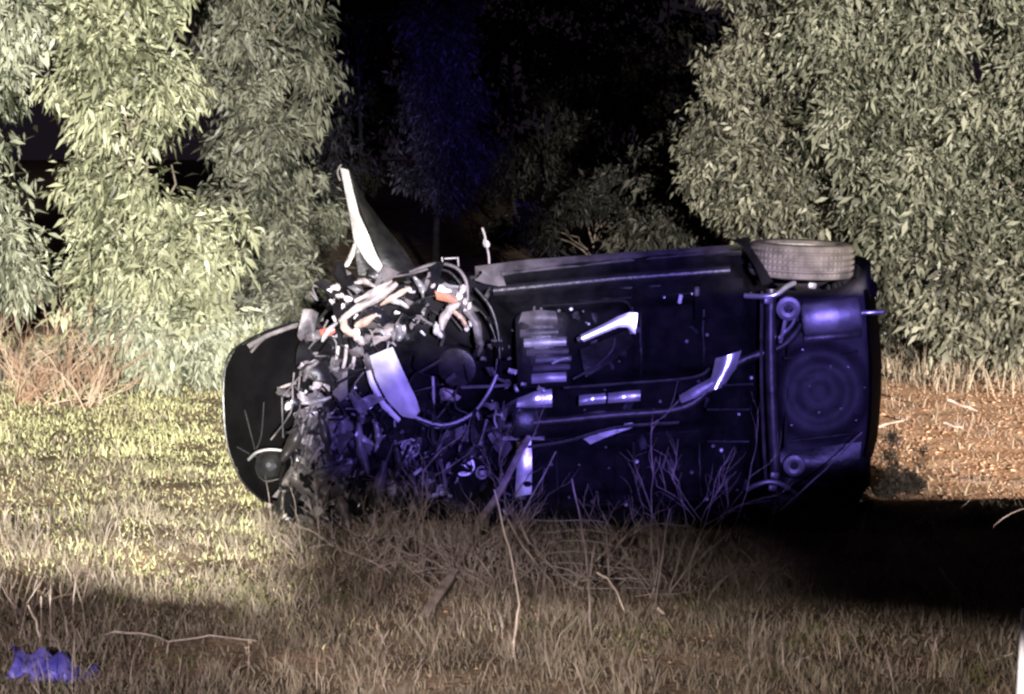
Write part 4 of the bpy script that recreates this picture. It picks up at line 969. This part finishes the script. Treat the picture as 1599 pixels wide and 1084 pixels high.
SC = [(524, 450, 9, 'pale'), (516, 455, 6, 'white'), (531, 462, 7, 'pale'), (542, 466, 8, 'white'), (536, 478, 5, 'silver'), (521, 470, 5, 'silver'), (528, 488, 6, 'silver'), (522, 498, 4, 'white'), (546, 436, 5, 'pale'),
      (712, 446, 6, 'white'), (722, 452, 7, 'pale'), (716, 462, 8, 'white'), (726, 470, 7, 'pale'), (733, 478, 6, 'silver'), (728, 486, 6, 'pale'), (738, 490, 6, 'white'), (735, 505, 6, 'white'), (729, 512, 5, 'white'), (742, 470, 5, 'silver'),
      (500, 588, 9, 'silver'), (496, 600, 9, 'pale'), (508, 604, 9, 'pale'), (488, 606, 6, 'silver'), (514, 596, 6, 'pale'), (502, 574, 5, 'pale'), (486, 586, 5, 'silver'), (449, 636, 8, 'white'), (456, 606, 5, 'pale'),
      (566, 470, 6, 'silver'), (606, 470, 6, 'silver'), (620, 488, 5, 'steel'), (584, 516, 6, 'grey'), (592, 520, 5, 'pale'), (572, 522, 6, 'silver'), (556, 520, 7, 'white'), (564, 530, 6, 'white'), (548, 512, 5, 'pale'),
      (664, 440, 5, 'silver'), (676, 446, 5, 'pale'), (690, 440, 4, 'silver'), (640, 452, 6, 'steel'), (636, 470, 7, 'grey'), (650, 500, 7, 'grey'), (656, 490, 5, 'steel'), (660, 520, 5, 'steel'),
      (450, 796, 8, 'pale'), (442, 806, 7, 'pale'), (458, 788, 4, 'silver'), (470, 784, 4, 'silver'), (430, 802, 7, 'grey'), (420, 790, 6, 'pale'), (608, 652, 4, 'white'), (534, 690, 4, 'white'), (644, 776, 4, 'alu'), (672, 774, 4, 'alu'), (625, 690, 4, 'alu'),
      (800, 580, 5, 'silver'), (806, 590, 5, 'silver'), (795, 560, 4, 'grey'), (792, 600, 5, 'steel'), (806, 606, 5, 'steel'), (818, 600, 4, 'alu'), (845, 608, 5, 'alu'), (755, 560, 5, 'grey'), (765, 540, 5, 'grey')]
for i, (px, py, s, k) in enumerate(SC):
    if k in ('white', 'pale', 'silver') and s <= 6 and i % 3 == 0: continue
    if k in ('white', 'pale') and s > 4: lump(px, py, s / 256 * .72, k, i)
    else: scrap(px, py, s / 256 * .8, k, i)
rr = random.Random(99)
for i in range(110):                                                   # dark broken bits filling the engine bay
    px = rr.uniform(470, 790); py = rr.uniform(440, 840)
    if math.hypot(px - 690, (py - 560) * .85) < 82: continue
    if px < 520 and (py < 520 or py > 640): continue
    scrap(px, py, rr.uniform(.02, .06), rr.choice(['plastic', 'plastic', 'under', 'under', 'grey', 'paint', 'rust']), 300 + i, rr.uniform(-.10, .02), 'engine_part')
for i in range(46):                                                    # hoses and wires
    px = rr.uniform(480, 780); py = rr.uniform(445, 820); L = rr.uniform(20, 70); a = rr.uniform(0, 6.28)
    if math.hypot(px - 690, (py - 560) * .85) < 60: continue
    pts = [(px + L * t * math.cos(a + t * rr.uniform(-1.5, 1.5)), py + L * t * math.sin(a + t * rr.uniform(-1.5, 1.5)), -.08 + rr.uniform(-.06, .03)) for t in (0, .33, .66, 1)]
    pts = [(max(470, p[0]), min(838, max(446, p[1])), p[2]) for p in pts]
    pipe(pts, rr.choice([.004, .006, .010]), 6, 3).build('hose', M[rr.choice(['plastic', 'plastic', 'grey', 'rust', 'under'])], car)

for i in range(190):                                                   # dense torn metal over the whole nose
    px = rr.gauss(610, 85); py = rr.uniform(432, 640) if i < 130 else rr.uniform(600, 830)
    if not 470 < px < 790: continue
    if py < 505 and px < 512: continue
    if math.hypot(px - 695, (py - 572) * .9) < 62 and rr.random() < .8: continue
    if 575 < px < 660 and 540 < py < 662: continue
    k = rr.choices(['plastic', 'under', 'grey', 'rust', 'silver', 'pale', 'paint', 'steel'], [6, 4, 6, 4, 1.6, .7, 4, 1.2])[0]
    scrap(px, py, .012 + .055 * rr.random() ** 2, k, 900 + i, rr.uniform(-.16, -.03), 'torn_metal')
for i in range(120):                                                   # crushed metal spilling down over the bumper to the grass
    px = rr.gauss(505, 34); py = rr.uniform(560, 845)
    if not 438 < px < 590 or (px < 470 and py < 600): continue
    k = rr.choices(['plastic', 'under', 'grey', 'rust', 'bumper', 'silver', 'paint', 'steel'], [4, 3, 6, 3, 6, 1.3, 3, 1])[0]
    scrap(px, py, .014 + .05 * rr.random() ** 1.6, k, 2100 + i, rr.uniform(-.24, -.10), 'torn_metal')
for i in range(22):
    px = rr.uniform(450, 570); py = rr.uniform(560, 740)
    pts = [(px + rr.uniform(-18, 18) - 14 * t, min(842, py + t * rr.uniform(40, 110)), -.20 + rr.uniform(-.04, .04)) for t in (0, .33, .66, 1)]
    pipe(pts, rr.choice([.003, .005, .009]), 6, 3).build('hose', M[rr.choice(['plastic', 'grey', 'rust', 'bumper'])], car)
for i, (x0, y0, x1, y1, w) in enumerate(((470, 660, 440, 720, 10), (500, 650, 520, 720, 9), (455, 745, 500, 790, 12), (520, 760, 545, 830, 10), (480, 800, 530, 838, 9), (560, 660, 575, 740, 7), (440, 770, 428, 822, 8), (600, 720, 590, 800, 9), (640, 740, 660, 810, 9), (690, 780, 740, 800, 8))):
    petal([(x0, y0), ((x0 + x1) / 2 + rr.uniform(-8, 8), (y0 + y1) / 2), (x1, y1)], w, rr.choice(['bumper', 'grey', 'bumper', 'rust']), 480 + i, 'torn_sheet', -.20)
for i in range(26):                                                    # looms and pipes hanging down through the nose
    px = rr.uniform(500, 780); py = rr.uniform(600, 700)
    pts = [(px + rr.uniform(-14, 14), py + t * rr.uniform(60, 120), -.15 + rr.uniform(-.03, .04)) for t in (0, .33, .66, 1)]
    pts = [(p[0], min(838, p[1]), p[2]) for p in pts]
    pipe(pts, rr.choice([.004, .007, .012]), 6, 3).build('hose', M[rr.choice(['plastic', 'grey', 'rust', 'paint'])], car)
for i in range(70):                                                    # bolts and plugs of the underbody
    px = rr.uniform(800, 1350); py = rr.uniform(450, 800)
    if 1185 < px < 1225: continue
    d = float(under_depth(np.array([px]), np.array([py]))[0])
    if d > .2: continue
    r_ = rr.choice([.006, .008, .012]); mb = MB(); mb.lathe(C(px, py, d), (0, -1, 0), [(0, .012), (r_ * .8, .012), (r_, .006), (r_ * 1.2, -.004)], 8); mb.build('bolt', M[rr.choice(['rust', 'grey', 'steel'])], car)
for (x0, y0, x1, y1) in ((885, 470, 885, 600), (1000, 462, 1002, 600), (1098, 500, 1100, 596), (800, 690, 1090, 672), (870, 705, 872, 800), (990, 690, 994, 800), (1092, 690, 1096, 800), (880, 790, 1090, 778), (905, 470, 985, 464), (1012, 462, 1090, 456)):
    pts = [(x0 + (x1 - x0) * t + rr.uniform(-1, 1), y0 + (y1 - y0) * t + rr.uniform(-1, 1)) for t in np.linspace(0, 1, 9)]
    pts = [(p[0], p[1], float(under_depth(np.array([p[0]]), np.array([p[1]]))[0]) - .004) for p in pts]
    pipe(pts, .008, 6, 2).build('floor_rib', M['plastic'], car)
for (x0, y0, x1, y1, k) in ((1092, 604, 1176, 600, 'plastic'), (1104, 640, 1170, 640, 'plastic'), (1104, 690, 1170, 690, 'plastic'), (1225, 560, 1340, 548, 'plastic'), (1228, 690, 1345, 676, 'plastic'), (1232, 540, 1226, 700, 'plastic')):
    pipe([(x0, y0, -.05), ((x0 + x1) / 2, (y0 + y1) / 2, -.055), (x1, y1, -.05)], .009, 8).build('floor_rib', M[k], car)
for i in range(22):                                                    # mud and torn underseal on the floor
    px = rr.uniform(810, 1340); py = rr.uniform(460, 780)
    if 1185 < px < 1225: continue
    scrap(px, py, rr.uniform(.012, .035), rr.choice(['grey', 'under', 'rearpan', 'rearpan']), 1500 + i, float(under_depth(np.array([px]), np.array([py]))[0]) - .008, 'torn_underseal')
for i in range(64):                                                    # bright metal bits added as glints across the nose
    px = rr.uniform(490, 800); py = rr.uniform(520, 800)
    if math.hypot(px - 690, (py - 560) * .85) < 74: continue
    L = rr.choice([3, 4, 6, 10, 16]); a = rr.uniform(-.5, .5) + 1.57 * (rr.random() < .75)
    pipe([(px, py, -.13), (px + L * math.cos(a) * .5, py + L * math.sin(a) * .5, -.14), (px + L * math.cos(a + .3), py + L * math.sin(a + .3), -.13)], rr.uniform(.003, .008), 6, 2).build('glint_bit', M[rr.choice(['alu', 'steel', 'silver'])], car)

for o in car.children:                                                 # the torn light panels hang in front of the tangle
    if o.name.split('.')[0] in ('torn_panel', 'torn_foam', 'lamp_shard'): o.location.y -= .13

# ------------------------------------------------------------------ blue sheet in the grass
G = []
for i in range(26):
    row = []
    for j in range(14):
        u, v = i / 25, j / 13
        px = 22 + 134 * u + 8 * math.sin(v * 5); top = 1014 + 30 * u * u + 6 * math.sin(u * 9); py = top + (48 + 20 * u) * v
        p = at(px, py, 8.75 - .12 * math.sin(v * 3) - .05 * v)
        w = .018 * math.sin(u * 21 + 3 * math.sin(v * 7)) + .014 * math.sin(v * 17 + u * 8)
        row.append((p.x, p.y - .08 + w * 1.3, p.z + .02 + w * .6))
    G.append(row)
mb = MB(); mb.sheet(G, .003); o = mb.build('plastic_sheet', M['blue'], angle=80)
tag(o, 'crumpled blue plastic sheet lying in the grass at the bottom left', 'plastic sheet')

# ------------------------------------------------------------------ marker post, guard rail, added shadow van behind the camera
tp = at(1597, 951, 7.8); B = Vector((tp.x + .012, 7.8, gz(tp.x, 7.8)))
mp = thing('marker_post', 'short white marker post cut by the bottom right corner', 'post', (B.x, B.y, B.z - .05))
mb = MB(); mb.box((B.x, B.y, (B.z - .05 + tp.z) / 2), (.050, .03, tp.z - B.z + .05), (0, .03, 0), .006); mb.build('post', M['post'], mp)
mb = MB(); mb.box((B.x - .004, B.y - .017, tp.z - .10), (.034, .006, .05), (0, .03, 0), .001); mb.build('reflector', M['post'], mp)

gr = thing('guard_rail', 'galvanised steel guard rail along the road edge', 'guard rail', (0, 1.5, .78))
prof = [(0, -.155), (-.04, -.12), (-.04, -.06), (0, -.025), (0, .025), (-.04, .06), (-.04, .12), (0, .155)]
G = [[(x, 1.5 + p[0], 1.345 + p[1]) for p in prof] for x in (.95, 6, 14, 22)]
mb = MB(); mb.sheet(G, .004); mb.build('beam', M['zinc'], gr)
for x in (1.1, 3.8, 7.5, 11.2, 14.9):
    mb = MB(); mb.box((x, 1.55, 1.09), (.06, .08, .72), bev=.006); mb.build('post', M['zinc'], gr)

# van shape added out of view to block the floodlights from the wreck
VX, VY, VZ, VA = 1.87, -4.0, .83, .08
pc = thing('shadow_van', 'pale van with blue light bar, added out of view to shade the wreck', 'car', (VX, VY, VZ))
def vloc(x, y, z): return (VX + x * math.cos(VA) - y * math.sin(VA), VY + x * math.sin(VA) + y * math.cos(VA), VZ + z)
side = [(-1.78, .35), (-1.80, .75), (-1.76, 1.05), (-1.66, 1.84), (-1.50, 1.91), (.40, 1.91), (.62, 1.82), (1.12, 1.12), (1.70, 1.0), (1.80, .75), (1.80, .35), (1.55, .25), (-1.55, .25)]
wid = lambda z: 1.12 if z < 1.05 else 1.12 - (z - 1.05) * .08
G = []
for u in np.linspace(-1, 1, 9):
    k = 1 - .10 * abs(u) ** 6
    G.append([vloc(wid(z) * u, y * k, .25 + (z - .25) * (1 - .04 * abs(u) ** 6)) for y, z in side + side[:1]])
mb = MB(); mb.sheet(G, .01, away=(0, 0, 0)); 
for u in (0, 8): mb.add(G[u][:-1], [tuple(range(len(side)))])
mb.build('body', M['vanpaint'], pc)
mb = MB(); mb.sheet([[vloc(x, .68, 1.75), vloc(x * 1.06, 1.11, 1.17)] for x in (-.70, 0, .70)], .006); mb.build('windscreen', M['vanglass'], pc)
mb = MB(); mb.sheet([[vloc(x, -1.69, 1.72), vloc(x * 1.06, -1.785, 1.15)] for x in (-.68, 0, .68)], .006); mb.build('rear_window', M['vanglass'], pc)
for sx in (-1, 1):
    for (a, b2) in ((-1.3, -.45), (-.38, .5)):
        mb = MB(); mb.sheet([[vloc(sx * 1.05, y, 1.14), vloc(sx * 1.01, y * .97, 1.7)] for y in np.linspace(a, b2, 4)], .005, away=(sx, 0, 0)); mb.build('side_window', M['vanglass'], pc)
    for y in (-1.15, 1.15):
        mb = MB(); mb.lathe(vloc(sx * .96, y, .31), (math.cos(VA), math.sin(VA), 0), [(.0, -.10), (.24, -.10), (.31, -.08), (.315, 0), (.31, .08), (.24, .10), (.18, .08), (0, .08)], 32); mb.build('wheel', M['rubber'], pc)
    mb = MB(); mb.lathe(vloc(sx * .66, 1.76, .78), (-math.sin(VA), math.cos(VA), 0), [(0, .03), (.07, .025), (.10, .0), (.10, -.04)], 24); mb.build('headlight', M['glass'], pc)
mb = MB(); mb.box(vloc(0, .05, 1.96), (1.6, .26, .11), (0, 0, VA), .03); mb.build('light_bar', M['blue'], pc)
mb = MB(); mb.box(vloc(.72, -.75, 2.08), (.84, .9, .30), (0, 0, VA), .04); mb.build('roof_shade_box', M['plastic'], pc)  # added block that raises the van's shadow on the underbody
mb = MB(); mb.box(vloc(1.03, -.75, 2.34), (.20, .30, .2), (0, 0, VA), .04); mb.build('shade_block', M['plastic'], pc)  # added block that shades the right part of the rear tyre
